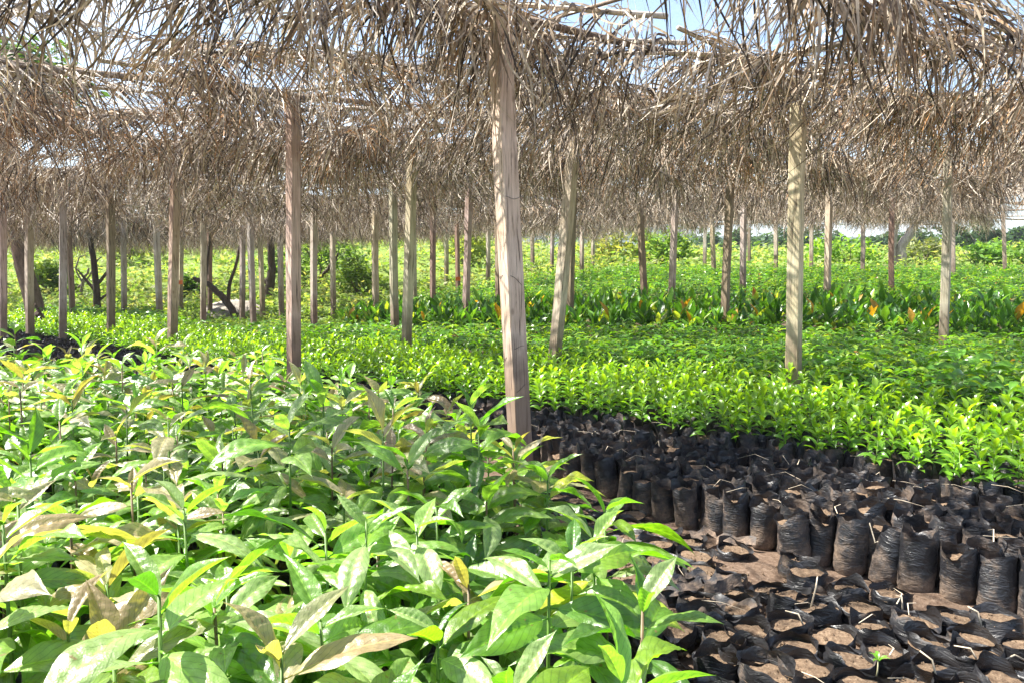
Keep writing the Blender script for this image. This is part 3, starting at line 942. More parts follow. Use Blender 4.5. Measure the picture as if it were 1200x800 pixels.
def post(px, py, y, tx, ty, tone, lab):
    x0, _ = on_y(px, py, y)
    x1, z1 = on_y(tx, ty, y)
    g = float(gz(x0, y))
    zb = on_y(px, py, y)[1]
    H = float(roof_z(x0, y)) + .08
    sl = (x1 - x0) / max(.3, z1 - zb)
    xb = x0 - sl * (zb - g)
    n = 14
    w = (.058 if y < 9 else .054) * rng.uniform(.92, 1.06)
    if y < 6: w = .062
    cx = .008 * np.sin(np.linspace(0, 1, n + 1) * rng.uniform(2, 5) + rng.uniform(0, 6))
    cy = .008 * np.sin(np.linspace(0, 1, n + 1) * rng.uniform(2, 5) + rng.uniform(0, 6))
    ang = R(45) + rng.normal(0, .09)
    b = .006
    prof = np.array([(-w + b, -w), (w - b, -w), (w, -w + b), (w, w - b), (w - b, w), (-w + b, w), (-w, w - b), (-w, -w + b)])
    V = []
    for i in range(n + 1):
        f = i / n
        z = f * (H - g + .1) - .1
        a = ang + .05 * f
        c, s = math.cos(a), math.sin(a)
        pj = prof * (1 + rng.normal(0, .012)) + rng.normal(0, .0012, prof.shape)
        P = np.stack([pj[:, 0] * c - pj[:, 1] * s + cx[i] + sl * z, pj[:, 0] * s + pj[:, 1] * c + cy[i], np.full(8, z)], -1)
        V.append(P)
    V = np.concatenate(V)
    q = [(i * 8 + j, i * 8 + (j + 1) % 8, (i + 1) * 8 + (j + 1) % 8, (i + 1) * 8 + j) for i in range(n) for j in range(8)]
    top = n * 8
    q += [(top, top + 1, top + 2, top + 3), (top, top + 3, top + 4, top + 7), (top + 4, top + 5, top + 6, top + 7)]
    mb = MB(); mb.add(V, q)
    o = link('wooden_post', mb.mesh('wooden_post', M_WOOD, smooth=False), None, Matrix.Translation((xb, y, g)), tuple(min(1.3, t * rng.uniform(.9, 1.08)) for t in tone))
    tag(o, lab, 'post', 'wooden posts carrying the thatched roof')
    return o, xb, y, g, sl
PLIST = [post(*p) for p in POSTS]
# wire wound round the thick central post
o, xb, yb, g, sl = [p for p, q in zip(PLIST, POSTS) if 'wire wound' in q[6]][0]
for zc in (.55, .80, 1.28, 1.9):
    mb = MB()
    th = np.linspace(0, 2 * math.pi * 1.15, 40)
    r = .083 + .006 * (np.abs(np.cos(2 * th)))
    z = zc + .06 * np.sin(th + zc * 3)
    rs = .0625 / np.maximum(np.abs(np.cos(th - R(45))), np.abs(np.sin(th - R(45)))) + .003
    rs = np.minimum(rs, .087)
    tube(mb, np.stack([rs * np.cos(th) + sl * z, rs * np.sin(th), z], -1), .0016, 5)
    link('wire', mb.mesh('wire', M_WIRE), o)
for k in (8, 24):                        # orange tags nailed to two far posts
    o, xb, yb, g, sl = PLIST[k]
    zz = on_y(POSTS[k][0], 331 if k == 8 else 327, yb)[1] - g
    mb = MB()
    bx = np.array([(a, b, c) for a in (-.05, .09) for b in (-.012, .012) for c in (-.055, .055)])
    mb.add(bx + [sl * zz, -.105, zz], [(0, 1, 3, 2), (4, 6, 7, 5), (0, 4, 5, 1), (2, 3, 7, 6), (0, 2, 6, 4), (1, 5, 7, 3)])
    link('tag', mb.mesh('tag', M_ORANGE, False), o)

# ------------------------------------------------------------------ thatched roof: poles and dry palm fronds
TONES = np.array([(.30, .235, .17), (.18, .132, .092), (.44, .365, .28), (.08, .056, .04), (.60, .52, .42), (.25, .165, .095), (.33, .28, .225), (.04, .03, .023)])
def frond_geo(rr, L=2.3, pairs=80, hang=.6, wid=.014, seg=5, spread=1.0, tones=None, orange=0.0, light=1.0):
    mb = MB()
    ns = 12
    s = np.linspace(0, 1, ns)
    bend = rr.normal(0, .12)
    sag = rr.uniform(.02, .2)
    cx = (s - .5) * L
    cy = bend * (s - .5) ** 2 * L + .02 * np.sin(s * 7)
    cz = -sag * np.maximum(0, s - .35) ** 2 * L + .02 * np.sin(s * 5 + rr.uniform(0, 6))
    C = np.stack([cx, cy, cz], -1)
    tube(mb, C, np.linspace(.021, .005, ns), 5, tuple(TONES[4] * .9))
    n = pairs * 2
    u = np.clip(np.linspace(.04, .995, pairs).repeat(2) + rr.normal(0, .004, n), 0, 1)
    side = np.tile([1.0, -1.0], pairs)
    base = np.stack([np.interp(u, s, C[:, i]) for i in range(3)], -1)
    prof = .45 + .55 * np.sin(math.pi * np.clip(u * .9 + .08, 0, 1))
    ln = hang * prof * rr.uniform(.55, 1.25, n)
    a = rr.uniform(.5, 1.1, n) * spread
    d = np.stack([np.cos(a), side * np.sin(a), rr.uniform(-.25, .45, n)], -1)
    d += rr.normal(0, .13, (n, 3))
    d /= np.linalg.norm(d, axis=1)[:, None]
    grav = rr.uniform(.22, .75, n)
    curl = (rr.normal(0, .24, (n, 3)) + rr.normal(0, .30, 3) + side[:, None] * rr.normal(0, .12, 3)) * np.array([1, 1, .5])
    wild = rr.random(n) < .16
    curl[wild] += rr.normal(0, .5, (int(wild.sum()), 3))
    w0 = wid * rr.uniform(.55, 1.35, n)
    tone = TONES[rr.integers(0, len(TONES), n)] * rr.uniform(.8, 1.35, (n, 1)) * light
    if orange: tone = np.where(rr.random((n, 1)) < orange, np.array([.42, .23, .10]) * rr.uniform(.7, 1.2, (n, 1)), tone)
    P = base.copy()
    tw = rr.uniform(0, 6.28, n)
    twr = rr.normal(0, 1.0, n)
    prof_w = np.array([.6, 1.0, .9, .72, .45, .08]) if seg == 5 else np.interp(np.linspace(0, 1, seg + 1), [0, .2, .7, 1], [.6, 1, .7, .08])
    rows = []
    for i in range(seg + 1):
        f = i / seg
        ref = np.stack([np.cos(tw + twr * f * 2.0), np.sin(tw + twr * f * 2.0), np.full(n, .15)], -1)
        wv = np.cross(d, ref)
        wv /= np.linalg.norm(wv, axis=1)[:, None] + 1e-6
        hw = (w0 * prof_w[i] * .5)[:, None]
        rows.append(np.stack([P - wv * hw, P + wv * hw], 1))
        P = P + d * (ln / seg)[:, None]
        d = d + np.array([0, 0, -1.0]) * grav[:, None] * (1.15 - .35 * f) + curl * (.3 + .9 * f)
        d /= np.linalg.norm(d, axis=1)[:, None]
    V = np.stack(rows, 1)            # n, seg+1, 2, 3
    V = V.reshape(-1, 3)
    k = (np.arange(n) * (seg + 1) * 2)[:, None]
    q = []
    for i in range(seg):
        q.append(np.stack([k[:, 0] + 2 * i, k[:, 0] + 2 * i + 1, k[:, 0] + 2 * i + 3, k[:, 0] + 2 * i + 2], -1))
    mb.add(V, np.concatenate(q), c=np.repeat(tone, (seg + 1) * 2, axis=0))
    return mb

FR = {'long': [], 'mid': [], 'far': []}
for k in range(7):
    FR['long'].append(frond_geo(np.random.default_rng(40 + k), hang=.95, wid=.0165, pairs=84, seg=7))
for k in range(8):
    FR['mid'].append(frond_geo(np.random.default_rng(60 + k), hang=.86, wid=.0145, pairs=84, seg=6, orange=.3 if k < 2 else 0))
for k in range(6):
    FR['far'].append(frond_geo(np.random.default_rng(80 + k), hang=.86, wid=.016, pairs=66, seg=5))
FRM = {k: [m.mesh('palm_frond', M_THATCH) for m in v] for k, v in FR.items()}

AV, BV = Vector((2.45, 1.35)), Vector((-2.2, 2.1))
ORIGIN = Vector((.07, 5.2))
roof = empty('thatched_roof', (0, 5, 0))
tag(roof, 'ragged shade roof of dry brown palm fronds hung over poles, covering the whole nursery', 'thatched roof')
def rlink(name, data, M, color=None):
    return link(name, data, roof, Matrix.Translation((0, -5, 0)) @ M, color)

def pole(p0, p1, r, name='pole'):
    mb = MB()
    p0, p1 = Vector(p0), Vector(p1)
    L = (p1 - p0).length
    m = max(4, int(L / .6))
    pts = [p0.lerp(p1, i / m) + Vector((rng.normal(0, .012), rng.normal(0, .012), rng.normal(0, .012))) for i in range(m + 1)]
    c = (p0 + p1) / 2
    tube(mb, [tuple(p - c) for p in pts], np.linspace(r, r * .75, m + 1), 7)
    rlink(name, mb.mesh('pole', M_BARK), Matrix.Translation(c), tuple(np.array((.30, .22, .16)) * rng.uniform(.7, 1.25)))

for j in range(-2, 9):                    # main poles along the post rows
    for i in range(-8, 9, 2):
        p, q = ORIGIN + AV * i + BV * j, ORIGIN + AV * (i + 2) + BV * j
        m = (p + q) / 2
        if m.y < 1.2 or m.y > 27 or abs(m.x) > .75 * m.y + 5: continue
        pole((p.x, p.y, float(roof_z(p.x, p.y)) + .10), (q.x, q.y, float(roof_z(q.x, q.y)) + .10), rng.uniform(.026, .036))
for i in range(-8, 10):                   # cross poles
    for j in range(-2, 9, 2):
        p, q = ORIGIN + AV * (i + .1) + BV * j, ORIGIN + AV * (i + .1) + BV * (j + 2)
        m = (p + q) / 2
        if m.y < 1.6 or m.y > 27 or abs(m.x) > .75 * m.y + 4: continue
        pole((p.x, p.y, float(roof_z(p.x, p.y)) + .16), (q.x, q.y, float(roof_z(q.x, q.y)) + .16), rng.uniform(.016, .024))

fronds = []
base_ang = math.atan2(AV.y, AV.x)
bl = BV.length
def row_density(x, y, r_):
    if r_ < -.8: return .75 if x > 1.9 else .10
    if r_ < -.3: return .95 if x > 1.1 else (.38 if x > -.3 else .10)
    if r_ < .2: return .95 if x > -.6 else .5
    if r_ < .7: return .52
    if r_ < 1.2: return .75
    return 1.0
cands = []
for ri in range(-3, 17):
    r_ = ri * .5
    a = -9.0
    while a < 9.5:
        a += rng.uniform(.10, .30)
        p = ORIGIN + AV * a + BV * (r_ + rng.normal(0, .045))
        x, y = p.x, p.y
        if y < 2.3 or y > (27 if x < 4 else 23) or abs(x) > .70 * y + 2.2 or (x > .64 * y and y > 16): continue
        if rng.random() > row_density(x, y, r_): continue
        ang = base_ang + rng.normal(0, .26) + (math.pi if rng.random() < .5 else 0)
        if rng.random() < .10: ang += R(90) + rng.normal(0, .3)
        cands.append((x, y, ang))
# a few fronds slipped in between the rows, and the sweeping near fronds at the upper left
for k in range(40):
    y = rng.uniform(5, 16)
    cands.append((rng.uniform(-.7, .7) * y, y, rng.uniform(0, 6.28)))
for k in range(5):
    cands.append((rng.uniform(-2.6, -1.0), rng.uniform(2.9, 4.2), R(-30) + rng.normal(0, .4)))
cands.sort(key=lambda c: c[1])
mass = MB()
ni = 0
for i, (x, y, ang) in enumerate(cands):
    cls = 'long' if y < 5.5 else ('mid' if y < 11.5 else 'far')
    k = rng.integers(len(FRM[cls]))
    M = Matrix.Translation((x, y, float(roof_z(x, y)) + rng.uniform(.03, .16))) @ Euler((rng.normal(0, .25), rng.normal(0, .10), ang)).to_matrix().to_4x4() @ Matrix.Scale(rng.uniform(.85, 1.15), 4)
    if ni < 298:
        rlink('palm_frond', FRM[cls][k], M); ni += 1
    else:
        src = FR[cls][k]
        Vn = apply(np.concatenate(src.v), M)
        mass.add(Vn, np.concatenate(src.q), np.concatenate(src.t), c=np.concatenate(src.c))
print('fronds', len(cands), ni)
if mass.n:
    o = rlink('frond_mass', mass.mesh('frond_mass', M_THATCH), Matrix.Identity(4)); o['kind'] = 'stuff'

# ------------------------------------------------------------------ litter on the soil
def litter():
    mb = MB()
    for k in range(330):
        x, y = rng.uniform(-3, 4), rng.uniform(1.2, 7.5)
        if inside(x, y, PLANTBED): continue
        inbag = inside(x, y, BAGBED)
        if inside(x, y, BEDA): continue
        if inside(x, y, LOWBED) or inbag:
            z = .25 if inbag else .10
            L = rng.uniform(.05, .2)
            a = rng.uniform(0, 6.28)
            pts = [(x, y, z), (x + L * .5 * math.cos(a), y + L * .5 * math.sin(a), z + rng.uniform(0, .03)), (x + L * math.cos(a + .3), y + L * math.sin(a + .3), z - rng.uniform(0, .02))]
            tube(mb, pts, [.0028, .0024, .001], 4, (1, 1, 1), cap=False, squash=.4)
    tag(link('straw_litter', mb.mesh('straw_litter', M_STRAW)), kind='stuff')
    mb = MB()
    ico = np.array([(1, 0, 0), (-1, 0, 0), (0, 1, 0), (0, -1, 0), (0, 0, 1), (0, 0, -1)], float)
    tri = np.array([(0, 2, 4), (2, 1, 4), (1, 3, 4), (3, 0, 4), (2, 0, 5), (1, 2, 5), (3, 1, 5), (0, 3, 5)])
    n = 0
    for (bx_, by_, bz_) in CRUMB_SPOTS:
        for k in range(26):
            r_, a_ = .068 * math.sqrt(rng.random()), rng.uniform(0, 6.28)
            sz_ = min(.009, abs(rng.normal(0, .0035)) + .0018)
            mb.add(ico * sz_ * rng.uniform(.6, 1.3, (6, 3)) + [bx_ + r_ * math.cos(a_), by_ + r_ * math.sin(a_), bz_ + rng.uniform(-.002, .004)], t=tri)
    for k in range(9000):
        x, y = rng.uniform(-.4, 2.6), rng.uniform(1.1, 5.0)
        if not inside(x, y, LOWBED): continue
        sz_ = min(.016, abs(rng.normal(0, .006)) + .002)
        mb.add(ico * sz_ * rng.uniform(.6, 1.3, (6, 3)) + [x, y, rng.uniform(.0, .018)], t=tri)
    tag(link('soil_crumbs', mb.mesh('soil_crumbs', M_SOIL, False)), kind='stuff')
    # scraps of torn black sheet lying on the soil
    spots = sorted(on_z(rng.uniform(690, 880), rng.uniform(600, 720), .05) for _ in range(18))
    for k, (x, y) in enumerate(spots):
        rr = np.random.default_rng(k)
        nx_, ny_ = 7, 3
        L, Wd = rr.uniform(.08, .2), rr.uniform(.03, .06)
        u, v = np.meshgrid(np.linspace(-.5, .5, nx_), np.linspace(-.5, .5, ny_), indexing='ij')
        z = .010 * np.sin(u * 9 + rr.uniform(0, 6)) + .008 * np.sin(v * 6 + u * 12 + rr.uniform(0, 6))
        V = np.stack([u * L, v * Wd + .02 * np.sin(u * 5), z + v * .03], -1).reshape(-1, 3)
        idx = np.arange(nx_ * ny_).reshape(nx_, ny_)
        q = np.stack([idx[:-1, :-1], idx[1:, :-1], idx[1:, 1:], idx[:-1, 1:]], -1).reshape(-1, 4)
        m2 = MB(); m2.add(V, q)
        o = link('plastic_scrap', m2.mesh('plastic_scrap', M_LOWBAG), None, mat_from((x, y, .06), rr.uniform(-.8, .8), 0, rr.normal(0, .4)))
        tag(o, f'torn black plastic scrap on the soil beside the leafy bed, {nth(k + 1)} from the left', 'plastic scrap', 'torn black plastic scraps on the soil')
    stalks = [((958, 675), (949, 712), 'pale dry stalk standing upright left of the sunken bags'), ((1050, 697), (1058, 712), 'short white stalk in an open bag below the upright bags'),
              ((1134, 710), (1152, 735), 'pale dry stalk slanting beside the last upright bag'), ((1078, 762), (1100, 798), 'long pale stalk slanting at the bottom, right of the green sprout'),
              ((1118, 756), (1150, 776), 'curved white stalk lying across an open bag'), ((1165, 800), (1205, 770), "pale twig in the photo's lower right corner"),
              ((920, 715), (945, 735), 'thin pale stalk lying across soil near the leafy bed'), ((1019, 612), (1029, 626), 'bent pale stalk poking from an upright bag')]
    for (a, b, lab) in stalks:
        z1 = .30 if 'upright bag' in lab and 'bent' in lab else .10
        p0 = on_z(*b, .075 if z1 < .2 else .24)
        y0 = p0[1]
        x1, zz = on_y(a[0], a[1], y0 + (.03 if a[1] < b[1] else -.05))
        p1 = (x1, y0 + (.03 if a[1] < b[1] else -.05), max(zz, .08))
        mid = ((p0[0] + p1[0]) / 2 + .008, (p0[1] + p1[1]) / 2, (.075 + p1[2]) / 2 + .02)
        m2 = MB(); tube(m2, [(p0[0], p0[1], .06 if z1 < .2 else .21), mid, p1], [.0035, .003, .0022], 6)
        tag(link('dry_stalk', m2.mesh('dry_stalk', M_STRAW)), lab, 'stalk', 'dry stalks among the bags')
    # a tiny sprout in one low bag
    x, y = on_z(1027, 785, .09)
    e = empty('sprout', (x, y, .06))
    tag(e, 'tiny green sprout growing on a short stalk in an open bag at the bottom', 'sprout')
    m2 = MB(); tube(m2, [(0, 0, 0), (.004, 0, .03), (.006, .003, .06)], [.003, .0025, .002], 5, (1, 1, 1)); link('stem', m2.mesh('stem', M_STEM), e, None, (.35, .33, .2))
    for j in range(6):
        link('leaf', SLM[j % 5], e, mat_from((.006, .003, .055 + .002 * j), j * 1.9, -.3, 0, .28), (.14, .32, .03))
litter()

# ------------------------------------------------------------------ weeds, shrubs, trees beyond the roof
def leaf_cloud(mb, c, rad, n, size, cols, rr, flat=1.0, shell=.5):
    """n leaf-shaped faces in a lumpy volume"""
    d = rr.normal(0, 1, (n, 3)); d /= np.linalg.norm(d, axis=1)[:, None]
    r = (shell + (1 - shell) * rr.random(n) ** .5)
    lump = 1 + .28 * np.sin(d[:, 0] * 5 + c[0]) * np.sin(d[:, 1] * 4 + c[1]) + .2 * np.sin(d[:, 2] * 7 + d[:, 0] * 3)
    P = np.asarray(c) + d * (r * lump)[:, None] * np.asarray(rad)
    a = rr.normal(0, 1, (n, 3)); a[:, 2] *= .5 * flat; a /= np.linalg.norm(a, axis=1)[:, None]
    b = np.cross(a, rr.normal(0, 1, (n, 3)) + [0, 0, 1.2]); b /= np.linalg.norm(b, axis=1)[:, None]
    s = size * rr.uniform(.5, 1.3, n)[:, None]
    nrm = np.cross(a, b)
    V = np.stack([P - a * s, P + b * s * .38 + nrm * s * .15, P + a * s, P - b * s * .38 + nrm * s * .15], 1).reshape(-1, 3)
    q = np.arange(n * 4).reshape(n, 4)
    cc = np.asarray(cols)[rr.integers(0, len(cols), n)] * rr.uniform(.7, 1.25, (n, 1))
    mb.add(V, q, c=np.repeat(cc, 4, axis=0))

WEEDC = [(.17, .28, .06), (.22, .31, .08), (.13, .23, .045), (.28, .34, .12), (.30, .32, .15)]
def weeds():
    rr = np.random.default_rng(77)
    mb = MB()
    for k in range(2600):
        y = rr.uniform(0, 1) ** 1.6 * 40 + 20
        x = rr.uniform(-.78, .78) * y
        if inside(x, y, BEDD) or inside(x, y, BEDB): continue
        if x > -3 and y < 23: continue
        if math.hypot((x + 7.75) / 1.4, (y - 20.2) / 1.2) < 1: continue
        s = rr.uniform(.25, .6) * (1 + (y - 20) / 40)
        leaf_cloud(mb, (x, y, float(gz(x, y)) + s * .35), (s, s, s * .7), 26, .10 * (1 + (y - 20) / 40), WEEDC, rr)
    tag(link('weeds', mb.mesh('weeds', M_WEED)), kind='stuff')
    mb = MB()                              # low cover between beds on the left, right where the beds end
    for k in range(700):
        x, y = rr.uniform(-14, -3), rr.uniform(16.5, 21)
        if inside(x, y, BEDB) or inside(x, y, BEDA): continue
        leaf_cloud(mb, (x, y, float(gz(x, y)) + .08), (.3, .3, .14), 24, .07, WEEDC[:3], rr)
    tag(link('ground_cover', mb.mesh('ground_cover', M_WEED)), kind='stuff')
weeds()

def limb(p0, p1, r0, r1, n=7, bend=.1, rr=rng):
    p0, p1 = np.array(p0, float), np.array(p1, float)
    L = np.linalg.norm(p1 - p0)
    t = np.linspace(0, 1, n)[:, None]
    b = rr.normal(0, bend * L, 3)
    return p0 + (p1 - p0) * t + b * np.sin(math.pi * t) + rr.normal(0, .012 * L, (n, 3)) * np.sin(math.pi * t), np.linspace(r0, r1, n)

def tree(name, lab, base, trunk, branches, crown, tone, group=None, leafcol=((.06, .13, .02), (.09, .17, .03), (.045, .10, .02)), cat='tree'):
    """trunk/branches: polylines of (dx, dy, z) with radii; crown: list of (dx, dy, z, rad, n, leaf size)"""
    x, y = base
    e = empty(name, (x, y, float(gz(x, y)) - .05))
    tag(e, lab, cat, group)
    mb = MB(); P = np.array([p[:3] for p in trunk], float)
    t = np.linspace(0, len(P) - 1, len(P) * 4)
    Pi = np.stack([np.interp(t, range(len(P)), P[:, i]) for i in range(3)], -1) + rng.normal(0, .015, (len(t), 3))
    tube(mb, Pi, np.interp(t, range(len(P)), [p[3] for p in trunk]), 9)
    link('trunk', mb.mesh('trunk', M_BARK), e, None, tone)
    for br in branches:
        mb = MB(); P = np.array([p[:3] for p in br], float)
        t = np.linspace(0, len(P) - 1, len(P) * 3)
        Pi = np.stack([np.interp(t, range(len(P)), P[:, i]) for i in range(3)], -1)
        tube(mb, Pi, np.interp(t, range(len(P)), [p[3] for p in br]), 6)
        link('branch', mb.mesh('branch', M_BARK), e, None, tone)
    if crown:
        mb = MB()
        for (dx, dy, z, rd, n, sz) in crown:
            leaf_cloud(mb, (dx, dy, z), (rd, rd, rd * .75), n, sz, leafcol, np.random.default_rng(int(abs(dx * 100 + z * 10)) + 3), shell=.25)
        link('crown', mb.mesh('crown', M_TREE), e)
    return e

def crown_puffs(cx, cy, z, spread, k, n, sz, rr):
    return [(cx + rr.normal(0, spread), cy + rr.normal(0, spread), z + rr.normal(0, spread * .5), rr.uniform(.5, 1.0) * spread, n, sz) for _ in range(k)]

DARKB, REDB, PALEB = (.085, .06, .045), (.20, .135, .10), (.42, .34, .28)
rr = np.random.default_rng(9)
x, _ = on_y(48, 384, 18)
tree('leaning_tree', 'thick reddish leaning tree trunk at far left behind the grey posts', (x, 18), [(0, 0, 0, .26), (-.15, 0, .6, .21), (-.4, 0, 2.0, .18), (-.6, .1, 4.0, .15), (-.5, .2, 5.5, .1)],
     [[(-.5, .1, 3.2, .08), (-1.4, 0, 4.6, .05), (-2, 0, 5.4, .02)], [(-.55, .1, 3.8, .08), (.6, .2, 5.0, .05), (1.3, .2, 6, .02)]],
     crown_puffs(-.3, .2, 6.0, .8, 12, 260, .13, rr), REDB)
x, _ = on_y(117, 387, 19)
tree('forked_tree', 'small dark forked tree left of the brown cracked post', (x, 19), [(0, 0, 0, .10), (-.03, 0, .8, .085), (-.1, 0, 1.9, .07), (-.15, 0, 3.2, .05), (0, 0, 4.4, .03)],
     [[(-.07, 0, .95, .05), (-.35, 0, 1.30, .035), (-.5, 0, 1.5, .02)], [(-.05, 0, 1.05, .05), (.25, 0, 1.4, .04), (.5, 0, 1.75, .02)], [(.02, 0, .7, .035), (.3, .1, .95, .02)]],
     crown_puffs(0, 0, 3.6, .4, 6, 120, .09, rr), DARKB)
x, _ = on_y(281, 370, 19.7)
tree('slanting_tree', 'dark tree with a slanting trunk before the grey sand heap', (x, 19.7), [(0, 0, 0, .10), (-.35, 0, .55, .09), (-.75, 0, .95, .075), (-1.2, 0, 1.15, .05)],
     [[(-.3, 0, .5, .06), (-.25, 0, 1.0, .05), (-.05, 0, 1.5, .04), (.1, .1, 2.4, .03)], [(-.9, 0, 1.02, .05), (-.85, .1, 1.6, .04), (-.7, .1, 2.6, .03)]],
     crown_puffs(-.3, 0, 3.0, .45, 7, 120, .10, rr), DARKB)
x, _ = on_y(318, 369, 22)
tree('upright_tree', 'upright knobbly dark trunk right of the grey sand heap', (x, 22), [(-.05, 0, 0, .13), (0, 0, .6, .14), (.05, 0, 1.1, .11), (.06, 0, 2.6, .10), (.05, 0, 4.5, .05)],
     [[(0, 0, .55, .09), (-.18, 0, .75, .07)], [(.05, 0, 2.6, .06), (.7, .2, 4.2, .02)]], crown_puffs(.1, 0, 4.0, .5, 7, 120, .10, rr), DARKB)
x, _ = on_y(1052, 320, 27)
tree('pale_forked_tree', 'pale curved forked trunk beyond the far bed at right', (x, 27), [(.15, 0, -.3, .20), (.05, 0, .4, .19), (.1, 0, 1.0, .17), (.5, 0, 1.6, .15), (.65, 0, 2.3, .13), (.9, 0, 3.6, .09)],
     [[(.0, 0, -.2, .16), (-.25, 0, .6, .14), (-.2, 0, 1.4, .12), (-.05, 0, 2.4, .10), (-.2, 0, 3.6, .06)]], crown_puffs(.4, .2, 3.6, .6, 8, 120, .12, rr), PALEB)
# dead stump and stick heap
x, _ = on_y(49, 398, 15)
e = tree('stump', 'short dark broken stump behind the foreground leaves at far left', (x, 15), [(0, 0, 0, .13), (0, 0, .25, .115), (-.03, 0, .48, .10), (-.05, 0, .62, .05)], [[(.08, 0, .45, .035), (-.02, 0, .62, .03), (-.1, 0, .78, .015)]], None, (.06, .035, .025), cat='stump')
x, _ = on_y(95, 372, 23)
tree('dead_shrub', 'grey dead shrub of bent bare twigs left of the forked tree', (x, 23), [(0, 0, 0, .05), (.1, 0, .5, .045), (.35, 0, .95, .03)],
     [[(.1, 0, .5, .03), (-.1, 0, .9, .025), (.05, 0, 1.3, .02), (.25, 0, 1.35, .012)], [(-.05, 0, .35, .03), (.3, 0, .65, .03), (.6, 0, 1.2, .025), (.75, 0, 1.3, .012)]], None, (.24, .2, .17), cat='shrub')
x, _ = on_y(385, 362, 24)
tree('fallen_branch', 'dark fallen branch lying among the weeds right of the big two toned post', (x, 24), [(-1.0, 0, .12, .05), (-.3, 0, .4, .06), (.1, 0, .85, .05), (.35, 0, 1.25, .03)],
     [[(.1, 0, .85, .03), (.25, 0, .45, .03), (.3, 0, .15, .02)], [(-.3, 0, .4, .03), (-.2, 0, .8, .02), (-.35, 0, 1.1, .012)]], None, DARKB, cat='branch')

# grey sand heap
def heap():
    x, _ = on_y(273, 366, 20.6)
    n, m = 28, 9
    V = [(0, 0, .36)]
    for i in range(1, m + 1):
        for j in range(n):
            a = j / n * 6.283
            r = i / m
            V.append((1.05 * r * math.cos(a) * (1 + .08 * math.sin(3 * a)), .8 * r * math.sin(a), .38 * (1 - r ** 2.0) + rng.normal(0, .02) - (.15 if i == m else 0)))
    t = [(0, 1 + j, 1 + (j + 1) % n) for j in range(n)]
    q = [(1 + i * n + j, 1 + (i + 1) * n + j, 1 + (i + 1) * n + (j + 1) % n, 1 + i * n + (j + 1) % n) for i in range(m - 1) for j in range(n)]
    mb = MB(); mb.add(V, q, t)
    y = 20.6
    o = link('sand_heap', mb.mesh('sand_heap', M_MOUND), None, Matrix.Translation((x, y, float(gz(x, y)) - .02)))
    tag(o, 'low pale grey sand heap behind the slanting dark tree', 'sand heap')
heap()

# shrubs standing out of the weeds
SHRUBS = [(60, 360, 24, .9, 'dark green shrub behind the grey posts at far left', ((.10, .18, .03), (.14, .22, .04))),
          (150, 320, 30, 1.2, 'yellow green shrub on the weedy bank left of the stout post', ((.2, .27, .04), (.14, .2, .03))),
          (222, 365, 23, .55, 'small deep green shrub right of the stout brown grey post', ((.06, .14, .02), (.1, .2, .03))),
          (375, 335, 26, 1.3, 'deep green shrub right of the big two toned post', ((.09, .18, .03), (.14, .25, .05))),
          (420, 345, 24, .8, 'green shrub between the pale slim posts', ((.1, .18, .03), (.16, .25, .04))),
          (545, 325, 30, 1.3, 'pale green shrub on the bank behind the thick post', ((.2, .27, .05), (.26, .32, .08))),
          (715, 310, 31, 1.4, 'pale yellow shrub on the bank right of the dark brown post', ((.24, .3, .06), (.3, .32, .1))),
          (775, 305, 30, 1.5, 'leafy light green shrub beyond the tan leaning post', ((.12, .24, .03), (.2, .3, .05))),
          (990, 302, 27, 1.0, 'fresh green leafy shrub with layered leaves behind the tan cracked post', ((.14, .28, .03), (.2, .34, .05))),
          (1085, 308, 30, .8, 'twiggy dull green shrub right of the pale forked tree', ((.14, .18, .06), (.2, .22, .1))),
          (1150, 306, 28, .8, "light green shrub right of the tall tan post", ((.12, .24, .04), (.16, .3, .05))),
          (1215, 303, 27, .9, "green shrub cut by the photo's right edge", ((.12, .22, .04), (.16, .28, .05)))]
for (px, py, y, rd, lab, cols) in SHRUBS:
    x, zc = on_y(px, py, y)
    g = float(gz(x, y))
    e = empty('shrub', (x, y, g)); tag(e, lab, 'shrub', 'shrubs on the weedy bank')
    rr = np.random.default_rng(int(px))
    mb = MB()
    for k in range(9):
        leaf_cloud(mb, (rr.normal(0, rd * .5), rr.normal(0, rd * .3), rd * rr.uniform(.25, .95)), (rd * .45,) * 3, 90, .14 * (.6 + .4 * rd), cols, rr)
    link('foliage', mb.mesh('foliage', M_WEED), e)
    mb = MB()
    for k in range(5):
        P, rd_ = limb((rr.normal(0, .05), rr.normal(0, .05), -.05), (rr.normal(0, rd * .5), rr.normal(0, rd * .3), rd * .9), .03, .01, rr=rr)
        tube(mb, P, rd_, 5)
    link('stem', mb.mesh('stem', M_BARK), e, None, (.2, .16, .12))

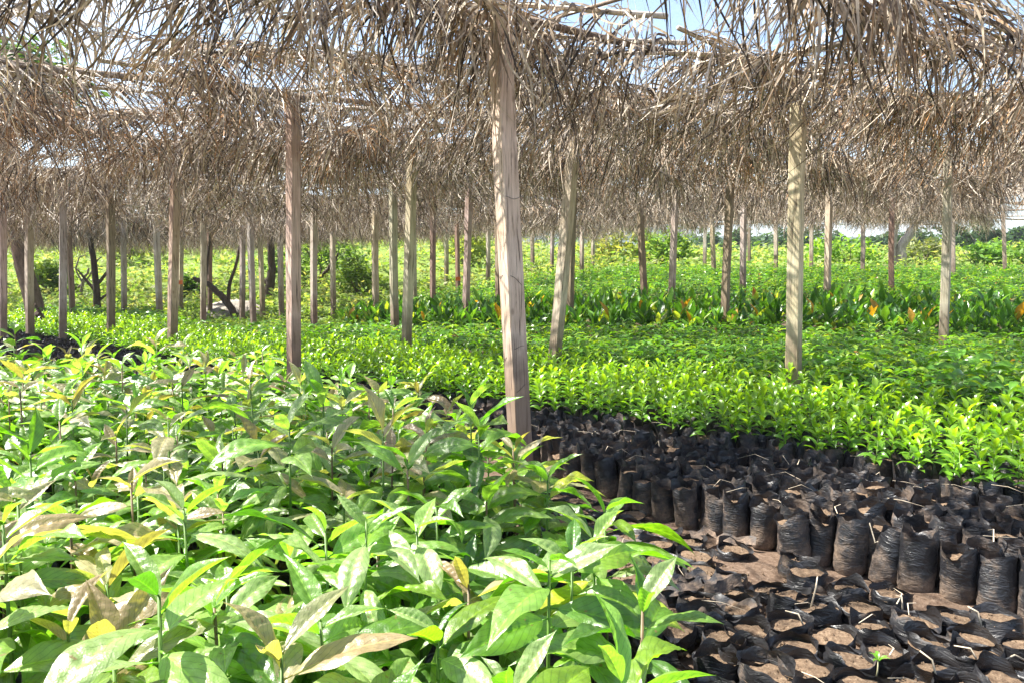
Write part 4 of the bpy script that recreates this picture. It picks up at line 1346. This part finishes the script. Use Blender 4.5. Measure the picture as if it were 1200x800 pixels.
# far trees and hills
def far_trees():
    rr = np.random.default_rng(21)
    spec = [(905, 290, 70), (940, 292, 75), (975, 290, 80), (1010, 288, 85), (1035, 292, 75), (1075, 287, 70), (1098, 284, 80), (1130, 286, 60), (1155, 288, 95), (1180, 292, 90), (1205, 284, 65), (870, 296, 72),
            (40, 330, 45), (-30, 325, 42), (120, 300, 55), (250, 296, 60), (420, 300, 62)]
    for i, (px, py, y) in enumerate(spec):
        x, zc = on_y(px, py, y)
        g = float(gz(x, y))
        h = max(3.0, zc - g + (.5 if px > 600 else 0))
        sp = rr.uniform(1.2, 1.9) * y / 75
        e = tree('far_tree', f"{['broad', 'rounded', 'spreading', 'ragged'][i % 4]} bluish far tree " + ('beyond the right hand beds, ' if px > 600 else 'behind the weedy bank, ') +
                 ['left of the broad grey post', 'just right of the broad grey post', 'behind the tan cracked post', 'behind the short grey far post', 'behind the pale forked tree', 'right of the pale forked tree',
                  'left of the tall tan post', 'right of the tall tan post', 'under the roof edge at right', 'behind the last far post', "cut by the right edge", 'behind the slim grey post',
                  'above the leaning trunk', 'at the left edge', 'above the forked tree', 'above the slanting tree', 'above the pale slim posts'][i],
                 (x, y), [(0, 0, 0, .25), (.1, 0, h * .5, .2), (0, 0, h * .8, .1)], [],
                 [(rr.normal(0, sp), rr.normal(0, sp), h * .75 + rr.normal(0, sp * .35), sp * rr.uniform(.5, .9), 170, .32 * y / 75) for _ in range(9)],
                 DARKB, 'far trees', ((.035, .075, .025), (.05, .10, .03), (.025, .06, .025)))
far_trees()
def hills():
    n = 120
    xs = np.linspace(-700, 900, n)
    top = 30 + 9 * np.sin(xs * .008 + 1) + 5 * np.sin(xs * .023) + 2.5 * np.sin(xs * .07) + rng.normal(0, .8, n)
    rows = []
    for f, yy in ((0, 520), (.35, 540), (.75, 570), (1, 610), (.9, 660), (0, 760)):
        rows.append(np.stack([xs, np.full(n, yy) + 8 * np.sin(xs * .05), -8 + (top + 8) * f + (rng.normal(0, 1.2, n) if 0 < f else 0)], -1))
    V = np.concatenate(rows)
    q = [(i * n + j, i * n + j + 1, (i + 1) * n + j + 1, (i + 1) * n + j) for i in range(5) for j in range(n - 1)]
    mb = MB(); mb.add(V, q, c=(.05, .085, .04))
    tag(link('hills', mb.mesh('hills', M_TREE)), kind='structure')
    mb = MB(); rr = np.random.default_rng(4)
    for k in range(420):
        y = rr.uniform(130, 330); x = rr.uniform(-.75, .8) * y
        s = rr.uniform(4, 8)
        leaf_cloud(mb, (x, y, float(gz(x, y)) + s * .6), (s, s, s * .8), 60, 1.5, ((.035, .075, .025), (.05, .10, .03), (.06, .11, .04)), rr, shell=.4)
    tag(link('far_woods', mb.mesh('far_woods', M_TREE)), kind='stuff')
hills()
print('objects', len(bpy.data.objects))

# ------------------------------------------------------------------ the air: faint haze over the whole place
def haze():
    m = bpy.data.materials.new('haze'); m.use_nodes = True
    n = m.node_tree; n.nodes.clear()
    out = n.nodes.new('ShaderNodeOutputMaterial'); v = n.nodes.new('ShaderNodeVolumePrincipled')
    v.inputs['Color'].default_value = (.82, .90, 1.0, 1)
    v.inputs['Density'].default_value = .0006
    v.inputs['Anisotropy'].default_value = .2
    n.links.new(v.outputs['Volume'], out.inputs['Volume'])
    B = np.array([(a, b, c) for a in (-1650, 1650) for b in (-80, 1100) for c in (-14, 64)], float)
    mb = MB(); mb.add(B, [(0, 1, 3, 2), (4, 6, 7, 5), (0, 4, 5, 1), (2, 3, 7, 6), (0, 2, 6, 4), (1, 5, 7, 3)])
    tag(link('haze', mb.mesh('haze', m, False)), kind='stuff')
haze()
print('objects', len(bpy.data.objects))
